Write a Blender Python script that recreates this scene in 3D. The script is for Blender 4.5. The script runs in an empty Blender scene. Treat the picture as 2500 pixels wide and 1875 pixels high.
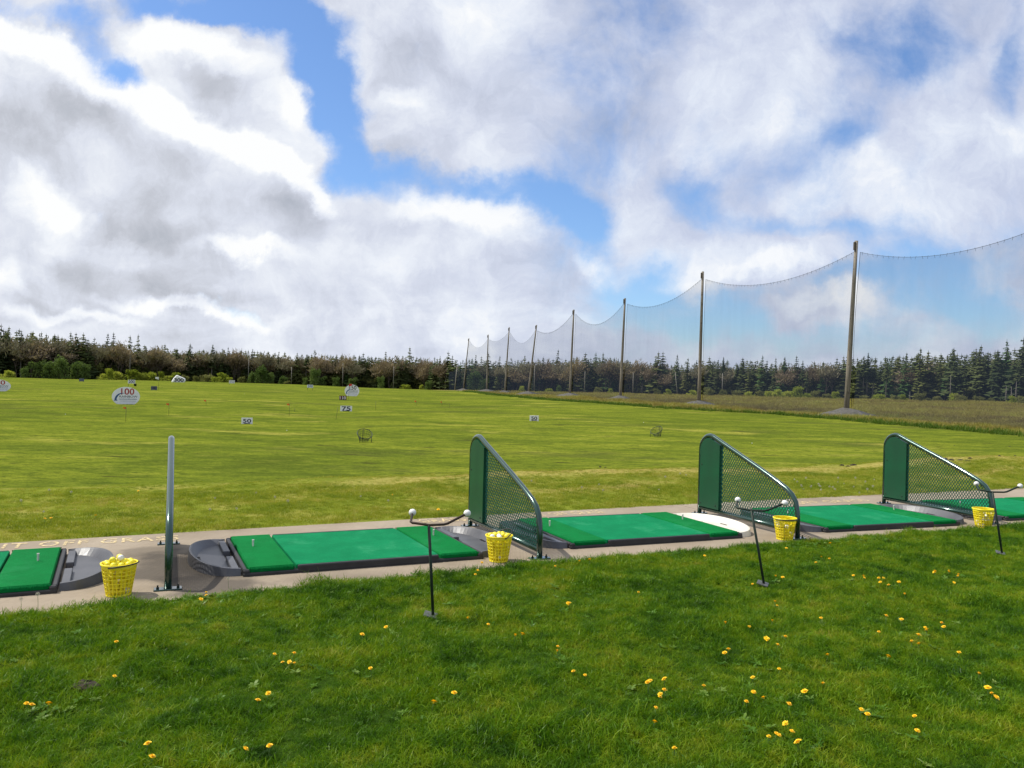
import bpy, math, random
import numpy as np
from mathutils import Vector, Matrix
rnd = random.Random(7)
rng = np.random.default_rng(11)
scene = bpy.context.scene
COL = scene.collection
PI = math.pi
# ------------------------------------------------------------------ camera
F = 1950.0            # focal length in units of a 2500-wide frame
CAMZ = 1.5
ROLL = math.radians(1.5)
cr, sr = math.cos(ROLL), math.sin(ROLL)
cam_d = bpy.data.cameras.new("camera")
cam_d.sensor_width = 36.0
cam_d.lens = 36.0 * F / 2500.0
cam_d.clip_start = 0.05
cam_d.clip_end = 6000
cam = bpy.data.objects.new("camera", cam_d)
COL.objects.link(cam)
cam.matrix_world = Matrix.Translation((0, 0, CAMZ)) @ Matrix.Rotation(PI / 2, 4, 'X') @ Matrix.Rotation(ROLL, 4, 'Z')
scene.camera = cam

def uv(px, py):
    u, v = px - 1250.0, py - 937.5
    return u * cr + v * sr, -u * sr + v * cr

def at(px, py, Y):
    """a point of the place that lies Y metres out, on the sight line measured in the survey of the photograph"""
    u, v = uv(px, py)
    return Vector((Y * u / F, Y, CAMZ - Y * v / F))

def ground0(px, py, z=0.0):
    u, v = uv(px, py)
    return Vector(((CAMZ - z) * u / v, (CAMZ - z) * F / v, z))

# ------------------------------------------------------------------ terrain
NEAR = [ground0(*p) for p in [(-260, 1526), (0, 1492), (620, 1425), (1080, 1374), (1500, 1349), (1900, 1322), (2140, 1304), (2400, 1286), (2700, 1262)]]
FAR = [ground0(*p) for p in [(-300, 1340), (0, 1322), (300, 1307), (620, 1288), (960, 1268), (1310, 1250), (1700, 1231), (1960, 1217), (2480, 1194), (2700, 1184)]]
def smooth_line(pts):
    xs = np.array([p.x for p in pts]); ys = np.array([p.y for p in pts])
    c = np.polyfit(xs, ys, 2)
    return c
CN, CF = smooth_line(NEAR), smooth_line(FAR)
X0, X1 = -9.0, 13.5
def _ext(c, x):
    x = np.asarray(x, float)
    xc = np.clip(x, X0, X1)
    sl = 2 * c[0] * xc + c[1]
    return np.polyval(c, xc) + sl * (x - xc)
def y_near(x): return _ext(CN, x) - .20
def y_far(x): return _ext(CF, x)

def sstep(a, b, x):
    t = np.clip((x - a) / (b - a), 0, 1)
    return t * t * (3 - 2 * t)
TL_PX = [-2500, -600, 0, 600, 1000, 1500, 2000, 2500, 3100, 5000]
TL_Y = [120, 260, 285, 330, 335, 280, 225, 170, 130, 60]
TL_V = [16, 16, 16, 13.5, 19, 16, 15, 14, 14, 14]
def tree_depth(px): return np.interp(px, TL_PX, TL_Y)
def T(x, y):
    x = np.asarray(x, float); y = np.asarray(y, float)
    q = y - y_far(x)                      # beyond the far edge of the strip
    d = np.maximum(y, 5.0)
    px = 1250 + F * x / d
    yt = tree_depth(px)
    zt = CAMZ - np.interp(px, TL_PX, TL_V) * yt / F
    zf = -1.08 + (zt + 1.08) * np.clip((y - 45) / (yt - 45), 0, 1.05)
    und = (np.sin(x * .11 + y * .05 + 1.3) * np.sin(y * .071 - x * .043 + .4) * .10
           + np.sin(x * .37 - y * .21) * np.sin(y * .29 + x * .13 + 2.) * .035)
    zf = zf + und * sstep(18, 40, y)
    bump = (.17 * np.exp(-((x - 10.5) / 2.6) ** 2) - .05 * np.exp(-((x - 6) / 1.6) ** 2) + .05 * np.exp(-((x - 1) / 2.5) ** 2)
            - .05 * np.exp(-((x + 6) / 3.) ** 2))
    near = bump * np.exp(-((q - 3.6) / 1.7) ** 2) * sstep(0, 1.2, q)
    micro = .012 * np.sin(x * 2.1 + y * 1.3) * np.sin(y * 2.7 - x * .7) + .008 * np.sin(x * 5.3 - y * 3.1)
    offs = np.where(q < 0, sstep(0, .5, y_near(x) - y), sstep(0.05, .6, q))
    near = near + micro * offs
    s = sstep(3.4, 13.0, q)
    return near * (1 - s) + zf * s
def Tz(x, y): return float(T(x, y))
def hit(px, py, y0=4.0, y1=420.0):
    """where the sight line meets the ground"""
    u, v = uv(px, py)
    ys = np.concatenate([np.arange(y0, 60, .05), np.arange(60, y1, .25)])
    h = CAMZ - ys * v / F - T(ys * u / F, ys)
    i = np.argmax(h <= 0)
    if h[i] > 0: i = len(ys) - 1
    Y = ys[i]
    return Vector((Y * u / F, Y, Tz(Y * u / F, Y)))
def pxm(Y): return Y / F      # metres per photo pixel at depth Y

BND = [(940, 944), (1130, 955), (1250, 968), (1400, 981), (1560, 992), (1700, 1001), (1900, 1012), (2080, 1027), (2250, 1042), (2500, 1064)]
BW = [hit(*p) for p in BND]
_by = np.array([p.y for p in BW])[::-1]; _bx = np.array([p.x for p in BW])[::-1]
_o = np.argsort(_by); _by = _by[_o]; _bx = _bx[_o]
def x_bound(y):
    y = np.asarray(y, float)
    r = np.interp(y, _by, _bx)
    r = np.where(y < _by[0], _bx[0] + (_by[0] - y) * .25, r)
    return r

# ------------------------------------------------------------------ object helpers
def tag(o, label=None, cat=None, group=None, kind=None):
    if label: o["label"] = label
    if cat: o["category"] = cat
    if group: o["group"] = group
    if kind: o["kind"] = kind
    return o
def thing(name, label, cat, loc=(0, 0, 0), rz=0.0, group=None):
    o = bpy.data.objects.new(name, None)
    o.empty_display_size = .1
    COL.objects.link(o)
    o.location = loc; o.rotation_euler = (0, 0, rz)
    return tag(o, label, cat, group)
def copy_tree(o, parent=None):
    c = o.copy(); COL.objects.link(c)
    if parent is not None: c.parent = parent
    for ch in list(o.children): copy_tree(ch, c)
    return c

class MB:
    def __init__(self): self.v = []; self.f = []; self.m = []; self.s = []
    def add(self, vs, fs, mi=0, smooth=False):
        b = len(self.v)
        self.v.extend([tuple(p) for p in vs])
        for f in fs:
            self.f.append(tuple(i + b for i in f)); self.m.append(mi); self.s.append(smooth)
    def box(self, lo, hi, mi=0, M=None):
        x0, y0, z0 = lo; x1, y1, z1 = hi
        vs = [(x0, y0, z0), (x1, y0, z0), (x1, y1, z0), (x0, y1, z0), (x0, y0, z1), (x1, y0, z1), (x1, y1, z1), (x0, y1, z1)]
        if M is not None: vs = [M @ Vector(p) for p in vs]
        self.add(vs, [(0, 3, 2, 1), (4, 5, 6, 7), (0, 1, 5, 4), (1, 2, 6, 5), (2, 3, 7, 6), (3, 0, 4, 7)], mi)
    def bevel_box(self, lo, hi, b, mi=0, M=None):
        """box with chamfered top edges and corners"""
        x0, y0, z0 = lo; x1, y1, z1 = hi
        def ring(i, z): return [(x0 + i, y0 + b, z), (x0 + b, y0 + i, z), (x1 - b, y0 + i, z), (x1 - i, y0 + b, z), (x1 - i, y1 - b, z), (x1 - b, y1 - i, z), (x0 + b, y1 - i, z), (x0 + i, y1 - b, z)]
        rs = [ring(0, z0), ring(0, z1 - b), ring(b * .7, z1)]
        vs = [p for r in rs for p in r]
        if M is not None: vs = [M @ Vector(p) for p in vs]
        fs = []
        for k in range(2):
            for i in range(8):
                j = (i + 1) % 8
                fs.append((k * 8 + i, k * 8 + j, k * 8 + 8 + j, k * 8 + 8 + i))
        fs.append(tuple(range(16, 24))); fs.append(tuple(range(7, -1, -1)))
        self.add(vs, fs, mi)
    def tube(self, pts, r, n=8, mi=0, cap=True, closed=False):
        pts = [Vector(p) for p in pts]
        rs = r if isinstance(r, (list, tuple)) else [r] * len(pts)
        N = len(pts); vs = []; up = None
        for i, p in enumerate(pts):
            if closed: t = pts[(i + 1) % N] - pts[i - 1]
            else: t = pts[min(i + 1, N - 1)] - pts[max(i - 1, 0)]
            t.normalize()
            if up is None:
                up = Vector((0, 0, 1)) if abs(t.z) < .9 else Vector((1, 0, 0))
            a = up - t * up.dot(t)
            if a.length < 1e-5: a = t.orthogonal()
            a.normalize(); b = t.cross(a); up = a
            for k in range(n):
                w = 2 * PI * k / n
                vs.append(p + (a * math.cos(w) + b * math.sin(w)) * rs[i])
        fs = []
        for i in range(N if closed else N - 1):
            i2 = (i + 1) % N
            for k in range(n):
                k2 = (k + 1) % n
                fs.append((i * n + k, i * n + k2, i2 * n + k2, i2 * n + k))
        if cap and not closed:
            fs.append(tuple(range(n - 1, -1, -1))); fs.append(tuple((N - 1) * n + k for k in range(n)))
        self.add(vs, fs, mi, True)
    def lathe(self, prof, n=16, mi=0, M=None, smooth=True):
        vs = []; fs = []
        for (r, z) in prof:
            for k in range(n):
                w = 2 * PI * k / n; vs.append((r * math.cos(w), r * math.sin(w), z))
        if M is not None: vs = [M @ Vector(p) for p in vs]
        for i in range(len(prof) - 1):
            for k in range(n):
                k2 = (k + 1) % n
                fs.append((i * n + k, i * n + k2, (i + 1) * n + k2, (i + 1) * n + k))
        self.add(vs, fs, mi, smooth)
    def prism(self, poly, d, M=None, mi=0):
        """poly in (x,z), thickness d along y (centred)"""
        n = len(poly)
        vs = [(x, -d / 2, z) for x, z in poly] + [(x, d / 2, z) for x, z in poly]
        if M is not None: vs = [M @ Vector(p) for p in vs]
        fs = [tuple(range(n)), tuple(range(2 * n - 1, n - 1, -1))]
        for i in range(n):
            j = (i + 1) % n; fs.append((j, i, n + i, n + j))
        self.add(vs, fs, mi)
    def build(self, name, mats, parent=None, loc=None, mesh_only=False):
        me = bpy.data.meshes.new(name)
        me.from_pydata(self.v, [], self.f)
        if not isinstance(mats, (list, tuple)): mats = [mats]
        for m in mats: me.materials.append(m)
        me.polygons.foreach_set("material_index", self.m)
        me.polygons.foreach_set("use_smooth", self.s)
        me.validate(); me.update()
        if mesh_only: return me
        return link(name, me, parent, loc)
def link(name, me, parent=None, loc=None):
    o = bpy.data.objects.new(name, me)
    COL.objects.link(o)
    if parent is not None: o.parent = parent
    if loc is not None: o.location = loc
    return o
def np_mesh(name, V, faces_list, mats, smooth=False, midx=None):
    """V (n,3); faces_list: list of int arrays (m,k)"""
    me = bpy.data.meshes.new(name)
    V = np.asarray(V, np.float32)
    me.vertices.add(len(V)); me.vertices.foreach_set("co", V.ravel())
    loops = np.concatenate([f.ravel() for f in faces_list]).astype(np.int32)
    tot = np.concatenate([np.full(len(f), f.shape[1], np.int32) for f in faces_list])
    st = np.concatenate([[0], np.cumsum(tot)[:-1]]).astype(np.int32)
    me.loops.add(len(loops)); me.loops.foreach_set("vertex_index", loops)
    me.polygons.add(len(tot)); me.polygons.foreach_set("loop_start", st)
    try: me.polygons.foreach_set("loop_total", tot)
    except Exception: pass
    for m in (mats if isinstance(mats, (list, tuple)) else [mats]): me.materials.append(m)
    if midx is not None: me.polygons.foreach_set("material_index", np.asarray(midx, np.int32))
    me.polygons.foreach_set("use_smooth", np.full(len(tot), smooth))
    me.update(calc_edges=True)
    return me
def text_mesh(body, mats, width=None, height=None, depth=.004, bold=0.0, name="lettering", spacing=1.0):
    cu = bpy.data.curves.new("lettering", 'FONT')
    cu.body = body; cu.align_x = 'CENTER'; cu.size = 1.0; cu.offset = bold; cu.space_character = spacing
    cu.resolution_u = 4
    o = bpy.data.objects.new("lettering", cu); COL.objects.link(o)
    bpy.context.view_layer.update()
    dg = bpy.context.evaluated_depsgraph_get()
    me = bpy.data.meshes.new_from_object(o.evaluated_get(dg))
    bpy.data.objects.remove(o); bpy.data.curves.remove(cu)
    co = np.zeros(len(me.vertices) * 3); me.vertices.foreach_get("co", co); co = co.reshape(-1, 3)
    lo, hi = co.min(0), co.max(0)
    sy = height / (hi[1] - lo[1]); sx = width / (hi[0] - lo[0]) if width else sy
    out = np.zeros_like(co)
    out[:, 0] = (co[:, 0] - (lo[0] + hi[0]) / 2) * sx
    out[:, 2] = (co[:, 1] - lo[1]) * sy
    me.vertices.foreach_set("co", out.ravel())
    me.materials.clear()
    me.materials.append(mats); me.name = name; me.update()
    return me
def arc(cx, cz, r, a0, a1, n):
    return [(cx + r * math.cos(a0 + (a1 - a0) * i / n), cz + r * math.sin(a0 + (a1 - a0) * i / n)) for i in range(n + 1)]

# ------------------------------------------------------------------ materials
class NT:
    dims = '3D'
    def __init__(self, tree): self.t = tree; self.n = tree.nodes; self.l = tree.links
    def new(self, typ, **kw):
        nd = self.n.new(typ)
        for k, v in kw.items(): setattr(nd, k, v)
        return nd
    def link(self, a, b): self.l.new(a, b)
    def val(self, sock, v):
        if hasattr(v, "is_linked") or isinstance(v, bpy.types.NodeSocket): self.l.new(v, sock)
        else: sock.default_value = v
    def math(self, op, a, b=None, c=None, clamp=False):
        nd = self.new("ShaderNodeMath", operation=op, use_clamp=clamp)
        self.val(nd.inputs[0], a)
        if b is not None: self.val(nd.inputs[1], b)
        if c is not None: self.val(nd.inputs[2], c)
        return nd.outputs[0]
    def noise(self, vec, scale, detail=3, rough=.55, dist=0.0, out="Fac"):
        nd = self.new("ShaderNodeTexNoise", noise_dimensions=self.dims)
        if vec is not None: self.l.new(vec, nd.inputs["Vector"])
        nd.inputs["Scale"].default_value = scale; nd.inputs["Detail"].default_value = detail
        nd.inputs["Roughness"].default_value = rough; nd.inputs["Distortion"].default_value = dist
        return nd.outputs[out]
    def ramp(self, fac, stops, interp='LINEAR'):
        nd = self.new("ShaderNodeValToRGB")
        cr_ = nd.color_ramp; cr_.interpolation = interp
        while len(cr_.elements) < len(stops): cr_.elements.new(.5)
        for e, (p, c) in zip(cr_.elements, stops):
            e.position = p; e.color = (*c, 1) if len(c) == 3 else c
        self.val(nd.inputs[0], fac)
        return nd.outputs[0]
    def mix(self, fac, a, b, blend='MIX'):
        nd = self.new("ShaderNodeMix", data_type='RGBA', blend_type=blend)
        self.val(nd.inputs[0], fac)
        for s, v in ((nd.inputs[6], a), (nd.inputs[7], b)):
            if isinstance(v, (tuple, list)): s.default_value = (*v, 1) if len(v) == 3 else v
            else: self.l.new(v, s)
        return nd.outputs[2]
    def mapr(self, v, a, b, c=0.0, d=1.0, smooth=True):
        nd = self.new("ShaderNodeMapRange", interpolation_type='SMOOTHSTEP' if smooth else 'LINEAR')
        self.val(nd.inputs[0], v)
        nd.inputs[1].default_value = a; nd.inputs[2].default_value = b; nd.inputs[3].default_value = c; nd.inputs[4].default_value = d
        return nd.outputs[0]
def new_mat(name):
    m = bpy.data.materials.new(name); m.use_nodes = True
    m.node_tree.nodes.clear()
    nt = NT(m.node_tree)
    out = nt.new("ShaderNodeOutputMaterial")
    return m, nt, out
def srgb(r, g, b):
    def f(c):
        c /= 255.0
        return c / 12.92 if c <= .04045 else ((c + .055) / 1.055) ** 2.4
    return (f(r), f(g), f(b))
def pmat(name, c1, c2=None, scale=8.0, rough=.6, metal=0.0, bump=0.0, bscale=None, spec=.5, detail=4, wear=None, coords="Object", coat=0.0):
    """procedural principled material: colour varied by noise, optional bump, optional worn patches (colour, amount)"""
    m, nt, out = new_mat(name)
    b = nt.new("ShaderNodeBsdfPrincipled"); nt.link(b.outputs[0], out.inputs[0])
    tc = nt.new("ShaderNodeTexCoord").outputs[coords]
    n = nt.noise(tc, scale, detail)
    c2 = c2 or tuple(x * .75 for x in c1)
    col = nt.mix(nt.mapr(n, .3, .7), c1, c2)
    if wear:
        w = nt.mapr(nt.noise(tc, wear[2], 5, .65), 1 - wear[1] - .08, 1 - wear[1] + .08)
        col = nt.mix(w, col, wear[0])
    nt.link(col, b.inputs["Base Color"])
    r = nt.math('MULTIPLY_ADD', n, .25, rough - .12)
    nt.link(r, b.inputs["Roughness"])
    b.inputs["Metallic"].default_value = metal
    b.inputs["Specular IOR Level"].default_value = spec
    if coat: b.inputs["Coat Weight"].default_value = coat; b.inputs["Coat Roughness"].default_value = .15
    if bump:
        bp = nt.new("ShaderNodeBump"); bp.inputs["Strength"].default_value = 1.0; bp.inputs["Distance"].default_value = bump
        nt.link(nt.noise(tc, bscale or scale * 4, 5, .6), bp.inputs["Height"]); nt.link(bp.outputs[0], b.inputs["Normal"])
    return m
def leaf_mat(name, stops, scale=1.5, trans=.35, rough=.6, world=True, rand=.5, spec=.04):
    """foliage: diffuse + translucent, colour from a ramp driven by world-space patches and a random value per plant"""
    m, nt, out = new_mat(name)
    pos = nt.new("ShaderNodeNewGeometry").outputs["Position"]
    oi = nt.new("ShaderNodeObjectInfo").outputs["Random"]
    n1 = nt.noise(pos, scale, 4, .6)
    f = nt.math('ADD', nt.math('MULTIPLY', nt.mapr(n1, .25, .75), 1 - rand), nt.math('MULTIPLY', oi, rand))
    col = nt.ramp(f, stops)
    d = nt.new("ShaderNodeBsdfPrincipled")
    nt.link(col, d.inputs["Base Color"]); d.inputs["Roughness"].default_value = rough; d.inputs["Specular IOR Level"].default_value = spec
    t = nt.new("ShaderNodeBsdfTranslucent")
    nt.link(nt.mix(.5, col, (1.0, 1.0, .35), 'MULTIPLY'), t.inputs["Color"])
    mx = nt.new("ShaderNodeMixShader"); mx.inputs[0].default_value = trans
    nt.link(d.outputs[0], mx.inputs[1]); nt.link(t.outputs[0], mx.inputs[2]); nt.link(mx.outputs[0], out.inputs[0])
    return m
# ------------------------------------------------------------------ light, world
SUN_EL = math.radians(55); SUN_TO = Vector((-.97, .22, 0)).normalized()
sdir = SUN_TO * math.cos(SUN_EL) + Vector((0, 0, math.sin(SUN_EL)))
sl = bpy.data.lights.new("sun", 'SUN'); sl.energy = 4.7; sl.angle = math.radians(.55); sl.color = (1.0, .955, .87)
so = bpy.data.objects.new("sun", sl); COL.objects.link(so)
so.rotation_euler = (-sdir).to_track_quat('-Z', 'Y').to_euler()

w = bpy.data.worlds.new("World"); scene.world = w; w.use_nodes = True
nt = NT(w.node_tree); nt.n.clear(); NT.dims = '2D'
wout = nt.new("ShaderNodeOutputWorld")
sky = nt.new("ShaderNodeTexSky"); sky.sky_type = 'NISHITA'; sky.sun_disc = False
sky.sun_elevation = SUN_EL; sky.sun_rotation = math.atan2(SUN_TO.x, SUN_TO.y)
sky.altitude = 50; sky.air_density = 1.0; sky.dust_density = .6; sky.ozone_density = 2.0
dirv = nt.new("ShaderNodeTexCoord").outputs["Generated"]
sep = nt.new("ShaderNodeSeparateXYZ"); nt.link(dirv, sep.inputs[0])
yy = nt.math('MAXIMUM', nt.math('ABSOLUTE', sep.outputs[1]), .12)
U = nt.math('DIVIDE', sep.outputs[0], yy); V = nt.math('DIVIDE', sep.outputs[2], yy)
cmb = nt.new("ShaderNodeCombineXYZ"); nt.link(U, cmb.inputs[0]); nt.link(V, cmb.inputs[1])
uvv = cmb.outputs[0]
def vadd(a, b):
    nd = nt.new("ShaderNodeVectorMath", operation='ADD'); nt.link(a, nd.inputs[0]); nt.link(b, nd.inputs[1]); return nd.outputs[0]
def warp(vec, scale, amp, detail, rough=.55):
    nz = nt.noise(vec, scale, detail, rough, 0, "Color")
    s = nt.new("ShaderNodeVectorMath", operation='SUBTRACT'); nt.link(nz, s.inputs[0]); s.inputs[1].default_value = (.5, .5, .5)
    m_ = nt.new("ShaderNodeVectorMath", operation='MULTIPLY'); nt.link(s.outputs[0], m_.inputs[0]); m_.inputs[1].default_value = (amp, amp, 0)
    return m_.outputs[0]
w1 = vadd(uvv, warp(uvv, 3.5, .06, 2))
wv = vadd(vadd(w1, warp(uvv, 6.0, .060, 3, .5)), warp(uvv, 17.0, .044, 7, .62))
vp = nt.new("ShaderNodeTexVoronoi", feature='SMOOTH_F1', voronoi_dimensions='2D'); vp.inputs["Scale"].default_value = 11.0; vp.inputs["Smoothness"].default_value = .45; vp.inputs["Detail"].default_value = 0.0; vp.inputs["Roughness"].default_value = .55
nt.link(wv, vp.inputs["Vector"])
puff = nt.math('SUBTRACT', .42, vp.outputs["Distance"])
wsoft = vadd(w1, warp(uvv, 7.0, .05, 3))
def blob(vec, b, soft=(.35, 1.25)):
    px, py, rx, ry, rot, wt = b
    u, v = uv(px, py)
    mp = nt.new("ShaderNodeMapping", vector_type='TEXTURE')
    nt.link(vec, mp.inputs[0])
    mp.inputs["Location"].default_value = (u / F, -v / F, 0)
    mp.inputs["Rotation"].default_value = (0, 0, math.radians(-rot))
    mp.inputs["Scale"].default_value = (rx / F, ry / F, 1)
    ln = nt.new("ShaderNodeVectorMath", operation='LENGTH'); nt.link(mp.outputs[0], ln.inputs[0])
    return nt.math('MULTIPLY', nt.mapr(ln.outputs["Value"], soft[0], soft[1], 1.0, 0.0), wt)
def total(vec, bl, soft):
    acc = None
    for b in bl:
        x = blob(vec, b, soft)
        acc = x if acc is None else nt.math('ADD', acc, x)
    return acc
# gaps of open sky (positive) and clouds that stand in them (negative)
BLUE = [(560, 20, 300, 70, 6, 1.05), (700, 110, 150, 100, 25, .85), (770, 220, 85, 130, -20, .85), (845, 350, 80, 130, -22, .75), (905, 470, 120, 75, 5, 1.0), (1080, 440, 190, 50, 14, .55), (1290, 480, 170, 60, 16, .95), (1420, 560, 90, 60, 35, .7),
        (240, 120, 150, 80, 35, .78), (330, 195, 60, 45, 30, .6), (70, 15, 130, 40, 12, .55), (400, 40, 110, 60, 0, .35), (1690, 465, 90, 70, 10, .62), (1760, 545, 120, 40, 10, .35),
        (2160, 125, 190, 105, -8, .95), (2090, 320, 130, 65, -15, .62), (2490, 190, 60, 150, 0, .8), (1960, 250, 120, 60, -10, .3), (2330, 230, 150, 60, 10, .25),
        (1760, 735, 300, 70, 0, .9), (2240, 690, 210, 100, 0, .85), (1570, 690, 120, 60, -10, .55), (1600, 790, 260, 40, 0, .5), (2060, 830, 380, 40, 0, .45), (2420, 760, 180, 60, 0, .65), (985, 110, 60, 70, -35, .45), (560, 752, 180, 18, 8, .5),
        (2060, 590, 150, 40, -10, .6), (1900, 570, 90, 30, 0, .4), (1985, 745, 150, 42, -4, -1.2), (1880, 655, 230, 42, -9, -1.1), (480, 105, 120, 40, 18, -.6), (2330, 50, 170, 50, -10, -.2), (1650, 250, 300, 150, 0, -.25)]
fieldB = total(wv, BLUE, (.15, 1.55))
nzc = nt.noise(wsoft, 4.2, 7, .60); nzd = nt.noise(w1, 13.0, 8, .62)
soft_r = nt.mapr(U, -.12, .12)                      # thinner, more feathered cloud away from the sun
cover = nt.math('ADD', nt.math('SUBTRACT', 1.0, fieldB), nt.math('MULTIPLY', nt.math('SUBTRACT', nzc, .5), nt.math('MULTIPLY_ADD', soft_r, 1.5, 1.0)))
cover = nt.math('ADD', cover, nt.math('MULTIPLY', nt.math('SUBTRACT', nzd, .5), .75))
cover = nt.math('ADD', cover, nt.math('MULTIPLY', puff, nt.math('MULTIPLY_ADD', soft_r, -.40, .65)))
cover = nt.math('ADD', cover, nt.math('MULTIPLY_ADD', soft_r, -.20, .12))
lowv = nt.mapr(V, 0.0, .12, .18, 0.0)
cover = nt.math('ADD', cover, lowv)
a_crisp = nt.mapr(cover, .02, .78); a_soft = nt.mapr(cover, -.15, 1.08, 0.0, .97)
am = nt.new("ShaderNodeMix", data_type='FLOAT'); nt.link(soft_r, am.inputs[0]); nt.link(a_crisp, am.inputs[2]); nt.link(a_soft, am.inputs[3])
alpha = am.outputs[0]
WHITE = [(60, 95, 140, 42, 28, 1.0), (200, 180, 140, 48, 36, 1.1), (350, 255, 140, 50, 26, 1.1), (500, 325, 140, 50, 25, 1.15), (630, 385, 120, 42, 28, 1.05), (735, 445, 90, 32, 42, 1.0), (805, 505, 50, 22, 58, .8),
         (450, 115, 130, 48, 12, .95), (580, 175, 90, 45, 28, .7), (370, 140, 60, 40, 0, .5), (690, 265, 70, 50, 30, .6), (80, 480, 110, 70, 25, .9), (160, 530, 60, 30, 10, .4),
         (600, 625, 180, 26, 5, .75), (1120, 505, 150, 42, 6, .95), (1000, 530, 70, 40, -10, .6), (1230, 560, 80, 40, 35, .6), (1430, 640, 55, 30, 20, .7), (1490, 660, 40, 30, 30, .4), (835, 345, 50, 30, 0, .6), (960, 230, 75, 40, 0, .6), (430, 748, 200, 20, 5, .8),
         (150, 770, 220, 20, 0, .6), (690, 770, 300, 20, 0, .3), (10, 690, 40, 60, 0, .7), (1050, 60, 200, 80, 0, .25), (1480, 400, 180, 80, -10, .2), (1700, 640, 220, 50, -10, .4), (1900, 655, 190, 30, -9, .5),
         (1990, 735, 120, 28, -4, .55), (1000, 640, 130, 50, 0, .25), (2050, 470, 200, 60, -10, .2), (300, 620, 200, 30, 5, .3)]
GREY = [(600, 500, 240, 75, 10, .85), (760, 545, 100, 60, 30, .45), (330, 340, 210, 50, 27, .65), (40, 320, 110, 70, 30, .5), (400, 570, 280, 35, 5, .3), (330, 690, 300, 34, 8, .65), (490, 725, 130, 22, 0, .3),
        (900, 715, 190, 42, 5, .5), (110, 742, 150, 22, 5, .4), (1170, 640, 230, 70, 12, .38), (1030, 125, 110, 50, 30, .6), (1480, 300, 110, 50, 0, .5), (1700, 60, 300, 120, 0, .25), (1150, 230, 80, 60, 40, .25),
        (540, 215, 60, 60, 40, .4), (620, 260, 60, 40, 40, .3), (180, 615, 260, 40, 5, .3), (1330, 730, 180, 36, 10, .3), (2250, 400, 260, 100, 0, .2), (1600, 715, 90, 18, 15, .5), (1500, 180, 200, 80, 0, .15)]
nzs = nt.noise(wv, 5.0, 9, .67)
st_ = nt.new("ShaderNodeMapping"); nt.link(wsoft, st_.inputs[0]); st_.inputs["Scale"].default_value = (1.3, 7.5, 1); st_.inputs["Rotation"].default_value = (0, 0, .05)
nzh = nt.noise(st_.outputs[0], 4.5, 6, .58)
low = nt.mapr(V, .06, .24, 1.0, 0.0)
shade = nt.math('ADD', .60, nt.math('MULTIPLY', nt.math('SUBTRACT', nzs, .5), 1.35))
shade = nt.math('ADD', shade, nt.math('MULTIPLY', puff, .30))
shade = nt.math('ADD', shade, nt.math('MULTIPLY', nt.math('MULTIPLY', nt.math('SUBTRACT', nzh, .47), .45), low))
shade = nt.math('ADD', shade, nt.math('MULTIPLY', total(wv, WHITE, (.3, 1.3)), .55))
shade = nt.math('SUBTRACT', shade, nt.math('MULTIPLY', total(wsoft, GREY, (.2, 1.4)), .32), clamp=True)
warmside = nt.mapr(U, -.5, .35)                     # the clouds opposite the sun are more lavender
ccol = nt.mix(warmside,
              nt.ramp(shade, [(0, srgb(168, 174, 184)), (.3, srgb(197, 201, 211)), (.55, srgb(220, 225, 237)), (.8, srgb(240, 244, 251)), (1.0, srgb(254, 255, 255))]),
              nt.ramp(shade, [(0, srgb(160, 172, 198)), (.3, srgb(186, 196, 221)), (.55, srgb(205, 213, 234)), (.8, srgb(228, 235, 248)), (1.0, srgb(250, 252, 255))]))
skyc = nt.mix(1.0, sky.outputs[0], (.98, 1.20, 1.48), 'MULTIPLY')
bg1 = nt.new("ShaderNodeBackground"); nt.link(skyc, bg1.inputs[0]); bg1.inputs[1].default_value = .11
bg2 = nt.new("ShaderNodeBackground"); nt.link(ccol, bg2.inputs[0]); bg2.inputs[1].default_value = 1.0
mx = nt.new("ShaderNodeMixShader"); nt.link(alpha, mx.inputs[0]); nt.link(bg1.outputs[0], mx.inputs[1]); nt.link(bg2.outputs[0], mx.inputs[2])
nt.link(mx.outputs[0], wout.inputs[0])
w.cycles.sampling_method = 'MANUAL'; w.cycles.sample_map_resolution = 1024
vs_ = scene.view_settings
scene.display_settings.display_device = 'sRGB'
vs_.view_transform = 'Standard'; vs_.look = 'None'; vs_.exposure = 0.0; vs_.gamma = 1.0
scene.cycles.max_bounces = 8; scene.cycles.transparent_max_bounces = 24
NT.dims = '3D'
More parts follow.
